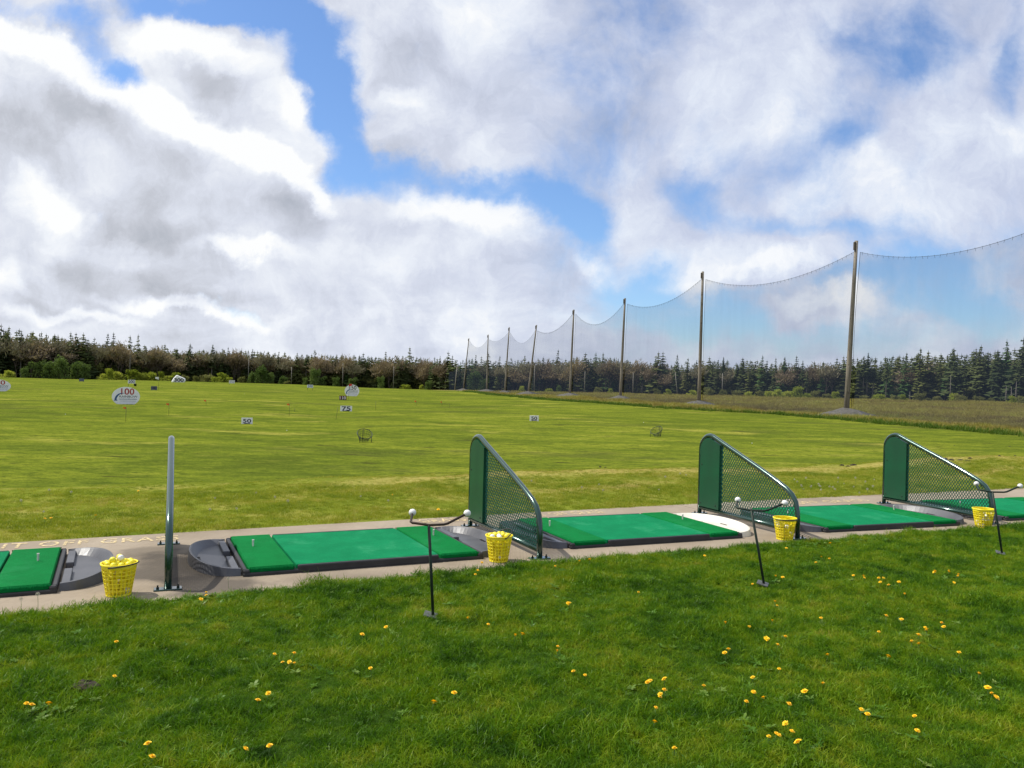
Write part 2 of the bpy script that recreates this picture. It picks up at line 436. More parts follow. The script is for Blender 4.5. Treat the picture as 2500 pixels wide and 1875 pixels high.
# ------------------------------------------------------------------ ground sheet
def ground_mat():
    m, nt, out = new_mat("mown_grass_ground")
    geo = nt.new("ShaderNodeNewGeometry"); pos = geo.outputs["Position"]
    zone = nt.new("ShaderNodeAttribute"); zone.attribute_name = "zone"
    sp = nt.new("ShaderNodeSeparateColor"); nt.link(zone.outputs["Color"], sp.inputs[0])
    lz = nt.new("ShaderNodeAttribute"); lz.attribute_name = "lawn"; lawnm = lz.outputs["Fac"]
    heath, rough, dry = sp.outputs[0], sp.outputs[1], sp.outputs[2]
    mp = nt.new("ShaderNodeMapping"); nt.link(pos, mp.inputs[0]); mp.inputs["Rotation"].default_value = (0, 0, math.radians(25)); mp.inputs["Scale"].default_value = (.7, 1.35, 1)
    sv = mp.outputs[0]
    n_big = nt.noise(pos, .03, 4, .55); n_mid = nt.noise(sv, .30, 7, .66); n_fine = nt.noise(sv, 1.7, 8, .74); n_grain = nt.noise(pos, 24, 4, .7)
    f = nt.math('ADD', nt.math('MULTIPLY', n_big, .38), nt.math('MULTIPLY', n_mid, .62))
    fair = nt.ramp(f, [(.36, (.062, .082, .012)), (.44, (.105, .138, .015)), (.50, (.155, .190, .018)), (.57, (.225, .248, .026)), (.66, (.325, .300, .065))])
    fair = nt.mix(nt.mapr(n_fine, .50, .63, 0, .78), fair, (.060, .084, .012))
    fair = nt.mix(nt.mapr(n_fine, .47, .33, 0, .45), fair, (.29, .315, .036))
    fair = nt.mix(nt.mapr(n_grain, .35, .65, 0, .50), fair, (.085, .115, .018))
    # worn, darker thatch patches with an outline of their own
    patch = nt.mapr(nt.noise(sv, .10, 7, .70), .54, .62, 0, .60)
    fair = nt.mix(patch, fair, (.072, .082, .022))
    pale = nt.mapr(nt.noise(sv, .13, 6, .68), .42, .33, 0, .55)
    fair = nt.mix(pale, fair, (.38, .34, .07))
    clod = nt.noise(sv, 4.5, 5, .70)
    fair = nt.mix(nt.mapr(clod, .53, .63, 0, .75), fair, (.050, .070, .012))
    fair = nt.mix(nt.mapr(clod, .42, .30, 0, .35), fair, (.27, .29, .045))
    clod2 = nt.noise(sv, 14.0, 5, .70)
    fair = nt.mix(nt.mapr(clod2, .50, .64, 0, .55), fair, (.055, .078, .012))
    fair = nt.mix(nt.mapr(clod2, .45, .34, 0, .40), fair, (.27, .29, .045))
    divot = nt.mapr(nt.noise(sv, .8, 4, .55), .64, .70, 0, .8)
    fair = nt.mix(divot, fair, (.05, .050, .016))
    # dry pale turf on the crown of the bank
    rg = nt.ramp(nt.noise(pos, 1.3, 5, .6), [(.3, (.11, .15, .016)), (.5, (.18, .21, .026)), (.7, (.30, .27, .07))])
    col = nt.mix(rough, fair, rg)
    dryc = nt.ramp(nt.noise(pos, 2.2, 5, .62), [(.3, (.20, .20, .035)), (.5, (.34, .29, .085)), (.7, (.42, .35, .12))])
    col = nt.mix(dry, col, dryc)
    hc = nt.ramp(nt.noise(pos, .16, 6, .6), [(.3, (.12, .095, .038)), (.45, (.18, .155, .052)), (.56, (.22, .21, .058)), (.68, (.22, .25, .055))])
    col = nt.mix(heath, col, hc)
    sxyz = nt.new("ShaderNodeSeparateXYZ"); nt.link(pos, sxyz.inputs[0])
    col = nt.mix(lawnm, col, (.030, .062, .008))
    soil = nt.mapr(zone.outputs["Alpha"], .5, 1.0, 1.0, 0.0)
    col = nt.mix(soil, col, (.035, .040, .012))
    b = nt.new("ShaderNodeBsdfPrincipled"); nt.link(b.outputs[0], out.inputs[0])
    nt.link(col, b.inputs["Base Color"]); b.inputs["Roughness"].default_value = .95; b.inputs["Specular IOR Level"].default_value = .0
    h = nt.math('ADD', nt.math('MULTIPLY', n_fine, .07), nt.math('ADD', nt.math('MULTIPLY', n_mid, .22), nt.math('MULTIPLY', n_grain, .012)))
    bp = nt.new("ShaderNodeBump"); bp.inputs["Strength"].default_value = .9; bp.inputs["Distance"].default_value = 1.0
    nt.link(h, bp.inputs["Height"]); nt.link(bp.outputs[0], b.inputs["Normal"])
    return m
M_ground = ground_mat()
az = np.radians(np.concatenate([np.arange(-180, -60, 4.0), np.arange(-60, 60, .3), np.arange(60, 180.1, 4.0)]))
rad = np.concatenate([[.15], np.geomspace(.6, 5, 24), np.geomspace(5.06, 26, 130)[0:], np.geomspace(26.4, 420, 170), np.geomspace(440, 5000, 14)])
R, A = np.meshgrid(rad, az)
GX, GY = R * np.sin(A), R * np.cos(A)
GZ = T(GX, GY)
under = (GY > y_near(GX) + .03) & (GY < y_far(GX) - .03)
GZ = np.where(under, -.05, GZ)
na, nr = R.shape
Vg = np.stack([GX, GY, GZ], -1).reshape(-1, 3)
idx = np.arange(na * nr).reshape(na, nr)
Fg = np.stack([idx[:-1, :-1], idx[:-1, 1:], idx[1:, 1:], idx[1:, :-1]], -1).reshape(-1, 4)[:, ::-1]
gm = np_mesh("ground", Vg, [Fg.copy()], M_ground, True)
q = GY - y_far(GX)
pxg = 1250 + F * GX / np.maximum(GY, 5)
heath = sstep(-.6, .6, GX - x_bound(GY)) * (GY > 20)
ytg = tree_depth(pxg)
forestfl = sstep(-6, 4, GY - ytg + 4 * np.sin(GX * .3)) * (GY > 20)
rough_m = (1 - sstep(4.3, 6.5, q + .4 * np.sin(GX * 1.1))) * (GY < 60)
jn = np.sin(GX * .9 + 1) * .35 + np.sin(GX * 2.3) * .2
crest_on = sstep(-4.5, -1, GX + jn) * .85
dry_m = np.exp(-((q - 3.7 - .25 * jn) / .75) ** 2) * crest_on
dry_m = np.maximum(dry_m, .7 * np.exp(-((q - 1.9 + .3 * np.sin(GX * 1.7)) / .28) ** 2) * sstep(.1, .8, np.sin(GX * .8 + .6)))
dry_m = np.clip(dry_m, 0, 1)
def attr(me, arr):
    a = me.attributes.new("zone", 'FLOAT_COLOR', 'POINT'); a.data.foreach_set("color", np.asarray(arr, np.float32).ravel())
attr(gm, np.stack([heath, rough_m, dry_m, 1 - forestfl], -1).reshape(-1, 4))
la = gm.attributes.new("lawn", 'FLOAT', 'POINT'); la.data.foreach_set("value", (GY < y_near(GX) + .4).astype(np.float32).ravel())
tag(link("ground", gm), "mown green driving range field with a lumpy bank, running out to the forest edge", "ground", kind="structure")

# ------------------------------------------------------------------ concrete strip
def concrete_mat():
    m, nt, out = new_mat("concrete")
    geo = nt.new("ShaderNodeNewGeometry"); pos = geo.outputs["Position"]
    n1 = nt.noise(pos, 1.2, 6, .62); n2 = nt.noise(pos, 18, 5, .65)
    mp = nt.new("ShaderNodeMapping"); nt.link(pos, mp.inputs[0]); mp.inputs["Rotation"].default_value = (0, 0, math.radians(-24)); mp.inputs["Scale"].default_value = (60, 2.0, 1)
    br = nt.noise(mp.outputs[0], 1.0, 3, .6)           # broom marks run across the slab
    col = nt.ramp(n1, [(.28, (.215, .172, .122)), (.5, (.295, .240, .175)), (.72, (.36, .30, .225))])
    col = nt.mix(nt.mapr(n2, .35, .75, 0, .35), col, (.24, .19, .14))
    col = nt.mix(nt.mapr(br, .45, .75, 0, .28), col, (.25, .20, .15))
    # damp, dirty patches
    st = nt.mapr(nt.noise(pos, .55, 6, .68), .60, .70, 0, .45)
    col = nt.mix(st, col, (.15, .115, .085))
    # a damp stain round the first divider, darkened to paint in its cast shadow, and some oily ones beside the trays
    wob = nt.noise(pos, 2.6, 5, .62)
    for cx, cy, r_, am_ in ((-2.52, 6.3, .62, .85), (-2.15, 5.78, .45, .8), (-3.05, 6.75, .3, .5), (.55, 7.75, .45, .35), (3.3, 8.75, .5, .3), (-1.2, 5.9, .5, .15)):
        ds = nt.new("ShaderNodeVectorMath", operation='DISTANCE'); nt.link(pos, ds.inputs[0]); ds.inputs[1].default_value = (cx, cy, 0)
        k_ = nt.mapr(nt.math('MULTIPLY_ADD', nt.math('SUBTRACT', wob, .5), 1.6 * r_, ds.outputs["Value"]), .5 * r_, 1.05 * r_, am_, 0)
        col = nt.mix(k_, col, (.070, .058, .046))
    b = nt.new("ShaderNodeBsdfPrincipled"); nt.link(b.outputs[0], out.inputs[0])
    nt.link(col, b.inputs["Base Color"]); b.inputs["Roughness"].default_value = .82; b.inputs["Specular IOR Level"].default_value = .25
    bp = nt.new("ShaderNodeBump"); bp.inputs["Distance"].default_value = .004
    nt.link(nt.math('ADD', n2, br), bp.inputs["Height"]); nt.link(bp.outputs[0], b.inputs["Normal"])
    return m
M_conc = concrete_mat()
def strip_pt(x, t, z=0.0):
    yn, yf = float(y_near(x)), float(y_far(x))
    sl = (y_near(x + .05) - y_near(x - .05)) / .1
    # cross lines run square to the strip
    L = (yf - yn) / (1 + sl * sl)
    return Vector((x - sl * L * t, yn + L * t, z))
JX = [-7.4, -3.35, .1, 3.2, 6.4, 9.8]          # expansion joints (x on the near edge)
strip = MB()
edges = [-9.5] + JX + [14.0]
for a, b_ in zip(edges[:-1], edges[1:]):
    a2, b2 = a + .006, b_ - .006
    n = max(4, int((b2 - a2) / .25)); xs = [a2 + (b2 - a2) * i / n for i in range(n + 1)]
    vs = []
    for x in xs:
        vs += [strip_pt(x, 0, 0), strip_pt(x, 1, 0), strip_pt(x, 0, -.045), strip_pt(x, 1, -.045)]
    fs = []
    for i in range(n):
        k = i * 4
        fs += [(k, k + 4, k + 5, k + 1), (k, k + 2, k + 6, k + 4), (k + 1, k + 5, k + 7, k + 3)]
    fs += [(0, 1, 3, 2), (n * 4, n * 4 + 2, n * 4 + 3, n * 4 + 1)]
    strip.add(vs, fs)
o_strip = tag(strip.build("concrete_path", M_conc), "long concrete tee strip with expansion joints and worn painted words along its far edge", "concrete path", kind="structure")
# worn stencilled words along the far edge
def paint_mat():
    m, nt, out = new_mat("worn_yellow_paint")
    pos = nt.new("ShaderNodeNewGeometry").outputs["Position"]
    b = nt.new("ShaderNodeBsdfPrincipled"); b.inputs["Base Color"].default_value = (.72, .57, .30, 1); b.inputs["Roughness"].default_value = .8
    tr = nt.new("ShaderNodeBsdfTransparent"); mx = nt.new("ShaderNodeMixShader")
    nt.link(nt.mapr(nt.noise(pos, 26, 6, .7), .38, .58, .05, .92), mx.inputs[0])
    nt.link(tr.outputs[0], mx.inputs[1]); nt.link(b.outputs[0], mx.inputs[2]); nt.link(mx.outputs[0], out.inputs[0])
    return m
M_paint = paint_mat()
def stencil(body, pxl, pxr, py_l, py_r):
    """letters lie flat on the slab between two surveyed points of their base line"""
    a = ground0(pxl, py_l, .004); b = ground0(pxr, py_r, .004)
    L = (b - a).length; ang = math.atan2(b.y - a.y, b.x - a.x)
    me = text_mesh(body, M_paint, width=L, height=.205, name="painted_lettering", spacing=1.15, bold=.012)
    co = np.zeros(len(me.vertices) * 3); me.vertices.foreach_get("co", co); co = co.reshape(-1, 3)
    # stencil bridges: cut a gap through the middle of the letters
    flat = np.zeros_like(co); flat[:, 0] = co[:, 0]; flat[:, 1] = co[:, 2]
    me.vertices.foreach_set("co", flat.ravel()); me.update()
    o = link("painted_lettering", me, o_strip)
    c = (a + b) / 2
    o.location = c; o.rotation_euler = (0, 0, ang)
    o["label"] = "worn yellow stencilled words reading %s" % body
stencil("HIT OFF GRASS", -55, 437, 1342, 1317)
stencil("GRASS", 1030, 1142, 1276, 1271)
stencil("HIT OFF GRASS", 1300, 1480, 1262, 1252)
stencil("OFF GRASS", 1948, 2128, 1231, 1223)

# ------------------------------------------------------------------ bay dividers
M_green = pmat("green_enamel", (.003, .075, .034), (.003, .055, .026), 3.0, .34, 0, .0003, 60, .5, wear=((.10, .16, .12), .06, 30))
M_pipe = pmat("green_pipe_enamel", (.006, .052, .036), (.004, .038, .028), 5.0, .22, .55, .0003, 80, .7, wear=((.30, .36, .34), .10, 14), coat=1.0)
M_mesh = pmat("green_coated_mesh", (.008, .085, .058), (.006, .060, .042), 8.0, .4, 0, 0, None, .4)
M_bolt = pmat("dark_bolt_steel", (.03, .04, .035), None, 20, .4, .8)
DL = 1.64
prof = [(0, 0), (0, .35), (0, .72)] + arc(.18, .77, .18, PI, math.radians(66), 12)[1:] + [(.36, .895), (.7, .775), (1.05, .65), (1.30, .555)] + \
       [(1.46, .489), (1.545, .437), (1.60, .37), (1.625, .28), (1.633, .18), (1.635, 0)]
def roof_z(s):
    up = [p for p in prof if p[0] > .17 or p[1] > .9]
    xs = [p[0] for p in up]; zs = [p[1] for p in up]
    return float(np.interp(s, xs, zs))
def make_divider():
    t = thing("bay_divider", "", "bay divider")
    m = MB(); m.tube([(s, 0, z) for s, z in prof], .026, 12); m.build("frame_pipe", M_pipe, t)
    m = MB(); m.tube([(.0, 0, .075), (DL, 0, .075)], .024, 10); m.build("bottom_rail", M_pipe, t)
    # solid kick panel at the tall end
    poly = [(.022, .098), (.385, .098), (.385, .852)] + [(x * .90 + .012, z - .028) for x, z in reversed(arc(.18, .77, .18, PI, math.radians(60), 14)) if x * .9 + .012 < .38] + [(.022, .70)]
    m = MB(); m.prism(poly, .05); p = m.build("solid_panel", M_green, t)
    for (x, z) in ((.05, .14), (.33, .14), (.06, .60)):
        m = MB(); m.lathe([(0, .031), (.006, .031), (.008, .026), (.008, .024)], 8, 0, Matrix.Translation((x, 0, z)) @ Matrix.Rotation(PI / 2, 4, 'X'))
        m.build("rivet", M_bolt, p)
    # expanded metal: flattened diamonds in real strands
    m = MB(); cw, ch = .040, .052
    def strand(a, b):
        d = Vector((b[0] - a[0], 0, b[1] - a[1])); L = d.length
        if L < .004: return
        n = Vector((-d.z, 0, d.x)) / L * .0034; y = Vector((0, .0022, 0))
        A, B = Vector((a[0], 0, a[1])), Vector((b[0], 0, b[1]))
        m.add([A - n - y, A + n - y, A + n + y, A - n + y, B - n - y, B + n - y, B + n + y, B - n + y], [(0, 4, 5, 1), (1, 5, 6, 2), (2, 6, 7, 3), (3, 7, 4, 0)])
    zz0, zz1, s0 = .095, .0, .387
    ok = lambda s, z: s0 <= s <= 1.615 and zz0 <= z <= roof_z(s) - .012
    ns, nz = int(1.3 / (cw / 2)), int(.95 / (ch / 2))
    for i in range(ns):
        for j in range(nz):
            a = (s0 + i * cw / 2, zz0 + j * ch / 2)
            if not ok(*a): continue
            if (i + j) % 2: continue
            for di, dj in ((1, 1), (1, -1)):
                b = (a[0] + di * cw / 2, a[1] + dj * ch / 2)
                if ok(*b): strand((a[0], a[1]), b)
                else:
                    mid = ((a[0] + b[0]) / 2, (a[1] + b[1]) / 2)
                    if ok(*mid): strand(a, mid)
            if i > 1:
                for di, dj in ((-1, 1), (-1, -1)):
                    b = (a[0] + di * cw / 2, a[1] + dj * ch / 2)
                    if not ok(*b):
                        mid = ((a[0] + b[0]) / 2, (a[1] + b[1]) / 2)
                        if ok(*mid): strand(a, mid)
    # the diamonds alternate, so join them with the second set of strands
    for i in range(ns):
        for j in range(nz):
            a = (s0 + i * cw / 2, zz0 + j * ch / 2)
            if not ok(*a) or (i + j) % 2: continue
    m.build("wire_mesh", M_mesh, t)
    for x in (.0, DL - .005):
        m = MB(); m.bevel_box((-.04, -.092, .001), (.04, .092, .011), .004, 0, Matrix.Translation((x, 0, 0)))
        fp = m.build("foot_plate", M_pipe, t)
        for s in (-1, 1):
            m = MB(); m.lathe([(.011, .011), (.011, .02), (.006, .021), (.006, .034), (0, .035)], 6, 0, Matrix.Translation((x, s * .066, 0)), False); m.build("bolt", M_bolt, fp)
    return t
div0 = make_divider()
DIV = [((-3.01, 7.09), -66.9, "green metal bay divider seen edge on at the left, beside the leftmost yellow basket"),
       ((-.40, 8.375), -65.6, "green bay divider with sloped mesh between the two middle mats"),
       ((2.30, 9.63), -66.8, "green bay divider with sloped mesh rising behind the pale white ball tray"),
       ((5.13, 10.93), -70.6, "rightmost green bay divider with sloped mesh, behind the far right yellow basket")]
for i, ((x, y), a, lab) in enumerate(DIV):
    o = div0 if i == 0 else copy_tree(div0)
    o.location = (x, y, 0); o.rotation_euler = (0, 0, math.radians(a))
    tag(o, lab, "bay divider", "green bay dividers along the tee strip")

# ------------------------------------------------------------------ hitting mats
def turf_mat(name, c1, c2, streak):
    m, nt, out = new_mat(name)
    tc = nt.new("ShaderNodeTexCoord").outputs["Object"]
    n = nt.noise(tc, 5, 5, .6); g = nt.noise(tc, 160, 3, .7)
    col = nt.mix(nt.mapr(n, .3, .7), c1, c2)
    col = nt.mix(nt.mapr(g, .3, .7, 0, .5), col, tuple(x * .55 for x in c1))
    wr = nt.mapr(nt.noise(tc, 2.2, 6, .7), .55, .75, 0, streak)
    col = nt.mix(wr, col, (.10, .40, .22))
    b = nt.new("ShaderNodeBsdfPrincipled"); nt.link(b.outputs[0], out.inputs[0]); nt.link(col, b.inputs["Base Color"])
    b.inputs["Roughness"].default_value = .85; b.inputs["Specular IOR Level"].default_value = .06
    bp = nt.new("ShaderNodeBump"); bp.inputs["Distance"].default_value = .006
    nt.link(g, bp.inputs["Height"]); nt.link(bp.outputs[0], b.inputs["Normal"])
    return m
M_turf = turf_mat("green_nylon_turf", (.002, .165, .036), (.003, .205, .047), .10)
M_turf2 = turf_mat("worn_green_turf", (.003, .195, .072), (.006, .245, .092), .4)
M_rub = pmat("black_rubber", (.016, .016, .018), (.030, .029, .031), 6, .55, 0, .001, 40, .4, wear=((.07, .066, .062), .14, 5))
M_tray = pmat("grey_moulded_rubber", (.060, .061, .069), (.092, .093, .103), 5, .42, 0, .0008, 60, .45, wear=((.13, .125, .12), .08, 3))
M_traypale = pmat("white_plastic", (.60, .56, .48), (.70, .66, .58), 4, .45, 0, .0005, 40, .4, wear=((.40, .36, .30), .15, 8))
M_teeW = pmat("white_rubber_tee", (.72, .70, .66), None, 20, .5)
MX, MY = 1.96, 1.32       # tray size
def fringe(m, x0, x1, y, z, d, n, mi=0):
    """soft edge of a turf pad: short bristle tufts along the line y"""
    for i in range(n):
        x = x0 + (x1 - x0) * (i + rnd.random()) / n
        w = .006; h = rnd.uniform(.010, .024)
        m.add([(x - w, y, z), (x + w, y, z), (x + rnd.uniform(-.006, .006), y + d * rnd.uniform(.3, 1.0), z - h), ], [(0, 1, 2)], mi)
def make_mat():
    t = thing("golf_mat", "", "golf mat")
    hx, hy = MX / 2, MY / 2
    px = .385
    m = MB()
    # rubber base with a raised rim in the middle and low lips beside the pads
    m.bevel_box((-hx, -hy, .001), (hx, hy, .026), .008)
    for s in (-1, 1):
        y0, y1 = sorted((s * hy, s * (hy - .036)))
        m.bevel_box((-hx + px + .02, y0 + .001, .020), (hx - px - .02, y1 - .001, .060), .008)
        for e in (-1, 1):
            x0, x1 = sorted((e * hx, e * (hx - .05)))
            m.bevel_box((x0 + .001, y0 + .0015, .018), (x1 - .001, y1 - .0015, .050), .01)
    for e in (-1, 1):
        x0, x1 = sorted((e * hx, e * (hx - .035)))
        m.bevel_box((x0 + .0015, -hy + .037, .0185), (x1 - .0015, hy - .037, .050), .008)
    m.build("rubber_base", M_rub, t)
    m = MB(); m.bevel_box((-hx + px + .012, -hy + .038, .027), (hx - px - .012, hy - .038, .060), .006); m.build("stance_turf", M_turf2, t)
    for e in (-1, 1):
        m = MB()
        x0, x1 = sorted((e * (hx - .038), e * (hx - px)))
        n = 14; ya, yb = -hy + .006, hy - .006
        m.bevel_box((x0 + .004, ya + .012, .027), (x1 - .004, yb - .012, .066), .012)
        for yy_, dd in ((ya + .014, -.016), (yb - .014, .016)):
            fringe(m, x0 + .004, x1 - .004, yy_, .062, dd, 110)
        m.build("hitting_turf", M_turf, t)
        m = MB(); m.lathe([(.006, 0), (.008, .02), (.008, .05), (.0095, .056), (.0078, .056), (.006, .04)], 10, 0, Matrix.Translation((e * (hx - .17), .14, .066))); m.build("rubber_tee", M_teeW, t)
    return t
def make_tray(pale=False):
    """D-shaped ball tray: flat side at x=0, bulging to +x, shallow floor and a rim that rises towards the far side"""
    M_ = M_traypale if pale else M_tray
    t = thing("ball_tray", "", "ball tray")
    m = MB(); n = 28; W, D = .60, .33
    def ed(sc, i):
        a = -PI / 2 + PI * i / n
        return (max(0.0, math.cos(a)) ** .8 * D * sc, math.sin(a) * W * sc)
    def rz(i): return .052 + .034 * math.cos(-PI / 2 + PI * i / n) ** 1.0
    rings = []
    rings.append([(ed(1.03, i)[0], ed(1.03, i)[1], .001) for i in range(n + 1)])
    rings.append([(ed(1.0, i)[0], ed(1.0, i)[1], rz(i)) for i in range(n + 1)])
    rings.append([(ed(.965, i)[0], ed(.965, i)[1], rz(i) + .002) for i in range(n + 1)])
    rings.append([(max(.045, ed(.94, i)[0]), ed(.94, i)[1], rz(i) - .006) for i in range(n + 1)])
    rings.append([(max(.05, ed(.80, i)[0]), ed(.84, i)[1], .018) for i in range(n + 1)])
    rings.append([(max(.055, ed(.3, i)[0]), ed(.5, i)[1], .015) for i in range(n + 1)])
    vs = [p for r in rings for p in r]; fs = []
    for k in range(len(rings) - 1):
        for i in range(n):
            a = k * (n + 1) + i; fs.append((a, a + 1, a + n + 2, a + n + 1))
    fs.append(tuple((len(rings) - 1) * (n + 1) + i for i in range(n + 1)))
    m.add(vs, fs, 0, False)
    m.build("tray_body", M_, t)
    for s in (-1, 1):
        m = MB(); y0, y1 = sorted((s * .10, s * .585)); m.bevel_box((.004, y0, .002), (.060, y1, .046), .006); m.build("tray_lip", M_, t)
    m = MB()
    for k in range(5): m.box((D * .74, -.06 + k * .024 - .004, .0185), (D * .74 + .03, -.06 + k * .024 + .008, .0225))
    m.build("moulded_mark", M_rub, t)
    return t
mat0 = make_mat(); tray0 = make_tray(); tray_pale = make_tray(True)
MATS = [((-4.22, 5.57), 26.6, "green hitting mat cut off by the left edge of the picture", (None, "grey ball tray beside the leftmost yellow basket")),
        ((-1.37, 7.00), 25.2, "green hitting mat between the edge-on divider and the middle divider", ("dark grey ball tray just right of the edge-on green divider", "dark ball tray left of the nearest mesh divider's foot")),
        ((1.22, 8.31), 23.2, "green hitting mat that ends at the white ball tray", ("dark ball tray behind the mesh of the nearest mesh divider", "white plastic ball tray with dark moulded marks")),
        ((4.07, 9.49), 20.8, "green hitting mat between the white tray and the rightmost divider", ("dark ball tray behind the second mesh divider and its basket", "grey ball tray lying against the foot of the rightmost divider")),
        ((6.72, 10.60), 19.5, "green hitting mat cut off by the right edge of the picture", ("dark ball tray seen through the rightmost mesh", None))]
used = {"d": False, "p": False}
for i, ((x, y), a, lab, trays) in enumerate(MATS):
    o = mat0 if i == 0 else copy_tree(mat0)
    o.location = (x, y, 0); o.rotation_euler = (0, 0, math.radians(a)); tag(o, lab, "golf mat", "green hitting mats on the concrete strip")
    ca, sa = math.cos(math.radians(a)), math.sin(math.radians(a))
    for e, tl in zip((-1, 1), trays):
        if tl is None: continue
        pale = tl.startswith("white")
        if pale: r = tray_pale
        elif not used["d"]: r = tray0; used["d"] = True
        else: r = copy_tree(tray0)
        d = (MX / 2 + .012) * e
        r.location = (x + ca * d, y + sa * d, 0); r.rotation_euler = (0, 0, math.radians(a) + (PI if e < 0 else 0))
        if i == 2 and e > 0: r.scale = (1.0, 1.0, .9)
        tag(r, tl, "ball tray", "ball trays at the ends of the mats")
# ------------------------------------------------------------------ baskets of balls
M_yel = pmat("yellow_plastic", (.84, .69, .006), (.90, .76, .012), 6, .38, 0, .0004, 50, .5)
M_ybal = pmat("yellow_ball", (.86, .78, .03), (.80, .66, .02), 30, .35, 0, .0015, 260, .5)
M_wbal = pmat("white_ball", (.80, .80, .78), (.72, .71, .66), 25, .32, 0, .0015, 260, .5)
M_blk = pmat("black_plastic", (.012, .012, .013), None, 10, .45)
BH, BR0, BR1 = .222, .078, .113
def br(z): return BR0 + (BR1 - BR0) * z / BH
def make_basket(handle):
    t = thing("ball_basket", "", "ball basket")
    m = MB(); n = 22
    # floor and bottom ring
    m.lathe([(0, .004), (BR0 * .98, .004), (BR0 * .98, .010), (0, .010)], 22)
    def band(z0, z1, th, out=.0):
        m.lathe([(br(z0) + out, z0), (br(z1) + out, z1), (br(z1) - th, z1), (br(z0) - th, z0), (br(z0) + out, z0)], 44)
    band(.002, .014, .005)
    for k in range(1, 7): band(.014 + .0262 * k - .0025, .014 + .0262 * k + .0025, .004)
    band(.190, .217, .003)
    band(.212, .222, .005, .005)
    for k in range(n):
        a = 2 * PI * (k + .5) / n; ca, sa = math.cos(a), math.sin(a)
        ww = .0031
        vs = []
        for z in (.006, .192):
            r = br(z)
            for dr in (-.0045, .0008):
                for s in (-1, 1): vs.append(((r + dr) * ca - s * ww * sa, (r + dr) * sa + s * ww * ca, z))
        m.add(vs, [(0, 1, 5, 4), (2, 6, 7, 3), (0, 4, 6, 2), (1, 3, 7, 5)])
    m.build("lattice_tub", M_yel, t)
    m = MB()
    R_ = BR1 + .006
    ang, yaw = handle
    pts = []
    for i in range(17):
        a = PI * i / 16
        p = Vector((math.cos(a) * R_, math.sin(a) * R_ * 1.02, 0))
        p = Matrix.Rotation(ang, 4, 'X') @ p
        p = Matrix.Rotation(yaw, 4, 'Z') @ p
        pts.append(p + Vector((0, 0, .206)))
    m.tube(pts, .0045, 7); m.build("handle", M_blk, t)
    return t
def ball_mesh():
    m = MB(); n = 10
    m.lathe([(.02135 * math.sin(PI * i / n), -.02135 * math.cos(PI * i / n)) for i in range(n + 1)], 14)
    return m.build("golf_ball", M_wbal, mesh_only=True)
BALL_W = ball_mesh(); BALL_Y = BALL_W.copy(); BALL_Y.materials.clear(); BALL_Y.materials.append(M_ybal)
BASK = [((-2.632, 5.42), (math.radians(7), math.radians(-100)), "the leftmost basket", "yellow lattice basket heaped with balls, in front of the edge-on divider", 1.0, .08),
        ((-.075, 6.76), (math.radians(28), math.radians(-65)), "the basket at the middle divider", "yellow lattice basket with its black handle half raised, by the middle divider's foot", .9, .13),
        ((2.80, 8.09), (math.radians(3), math.radians(190)), "the basket right of the second ball stand", "yellow lattice basket with its handle lying across the front, at the second mesh divider", .82, .09),
        ((5.42, 9.12), (math.radians(2), math.radians(-60)), "the far right basket", "yellow lattice basket at the far right, partly behind a thin ball stand", .8, .2)]
for (bx, by), hd, where, lab, fill, wfrac in BASK:
    b = make_basket(hd); b.location = (bx, by, 0); b.rotation_euler = (0, 0, rnd.uniform(0, .3))
    tag(b, lab, "ball basket", "yellow ball baskets on the strip")
    spots = []
    z = .033
    while z < .205 * fill:
        rr = br(z) - .031
        n = int(2 * PI * rr / .0445); a0 = rnd.uniform(0, 1)
        for k in range(n): spots.append((rr, a0 + 2 * PI * k / n, z + rnd.uniform(-.003, .003)))
        z += .0365
    top = z
    rr = br(.2) - .03
    for k in range(7 if fill < .95 else 10): spots.append((rr * .98, 2 * PI * k / (7 if fill < .95 else 10) + .3, top + rnd.uniform(-.006, .004)))
    for k in range(4): spots.append((rr * .42, 2 * PI * k / 4, top + rnd.uniform(.0, .012)))
    if fill > .95:
        spots += [(.01, 0, top + .036), (.05, 2.0, top + .031), (.05, 4.2, top + .03)]
    for (r_, a, zz) in spots:
        wh = rnd.random() < wfrac * (.45 if fill > .95 and zz > top - .01 else 1.0)
        o = link("golf_ball", BALL_W if wh else BALL_Y)
        o.location = (bx + r_ * math.cos(a), by + r_ * math.sin(a), zz); o.rotation_euler = (rnd.random() * 3, rnd.random() * 3, 0)
        tag(o, ("white" if wh else "yellow") + " golf ball in " + where, "golf ball", ("white" if wh else "yellow") + " balls in " + where)

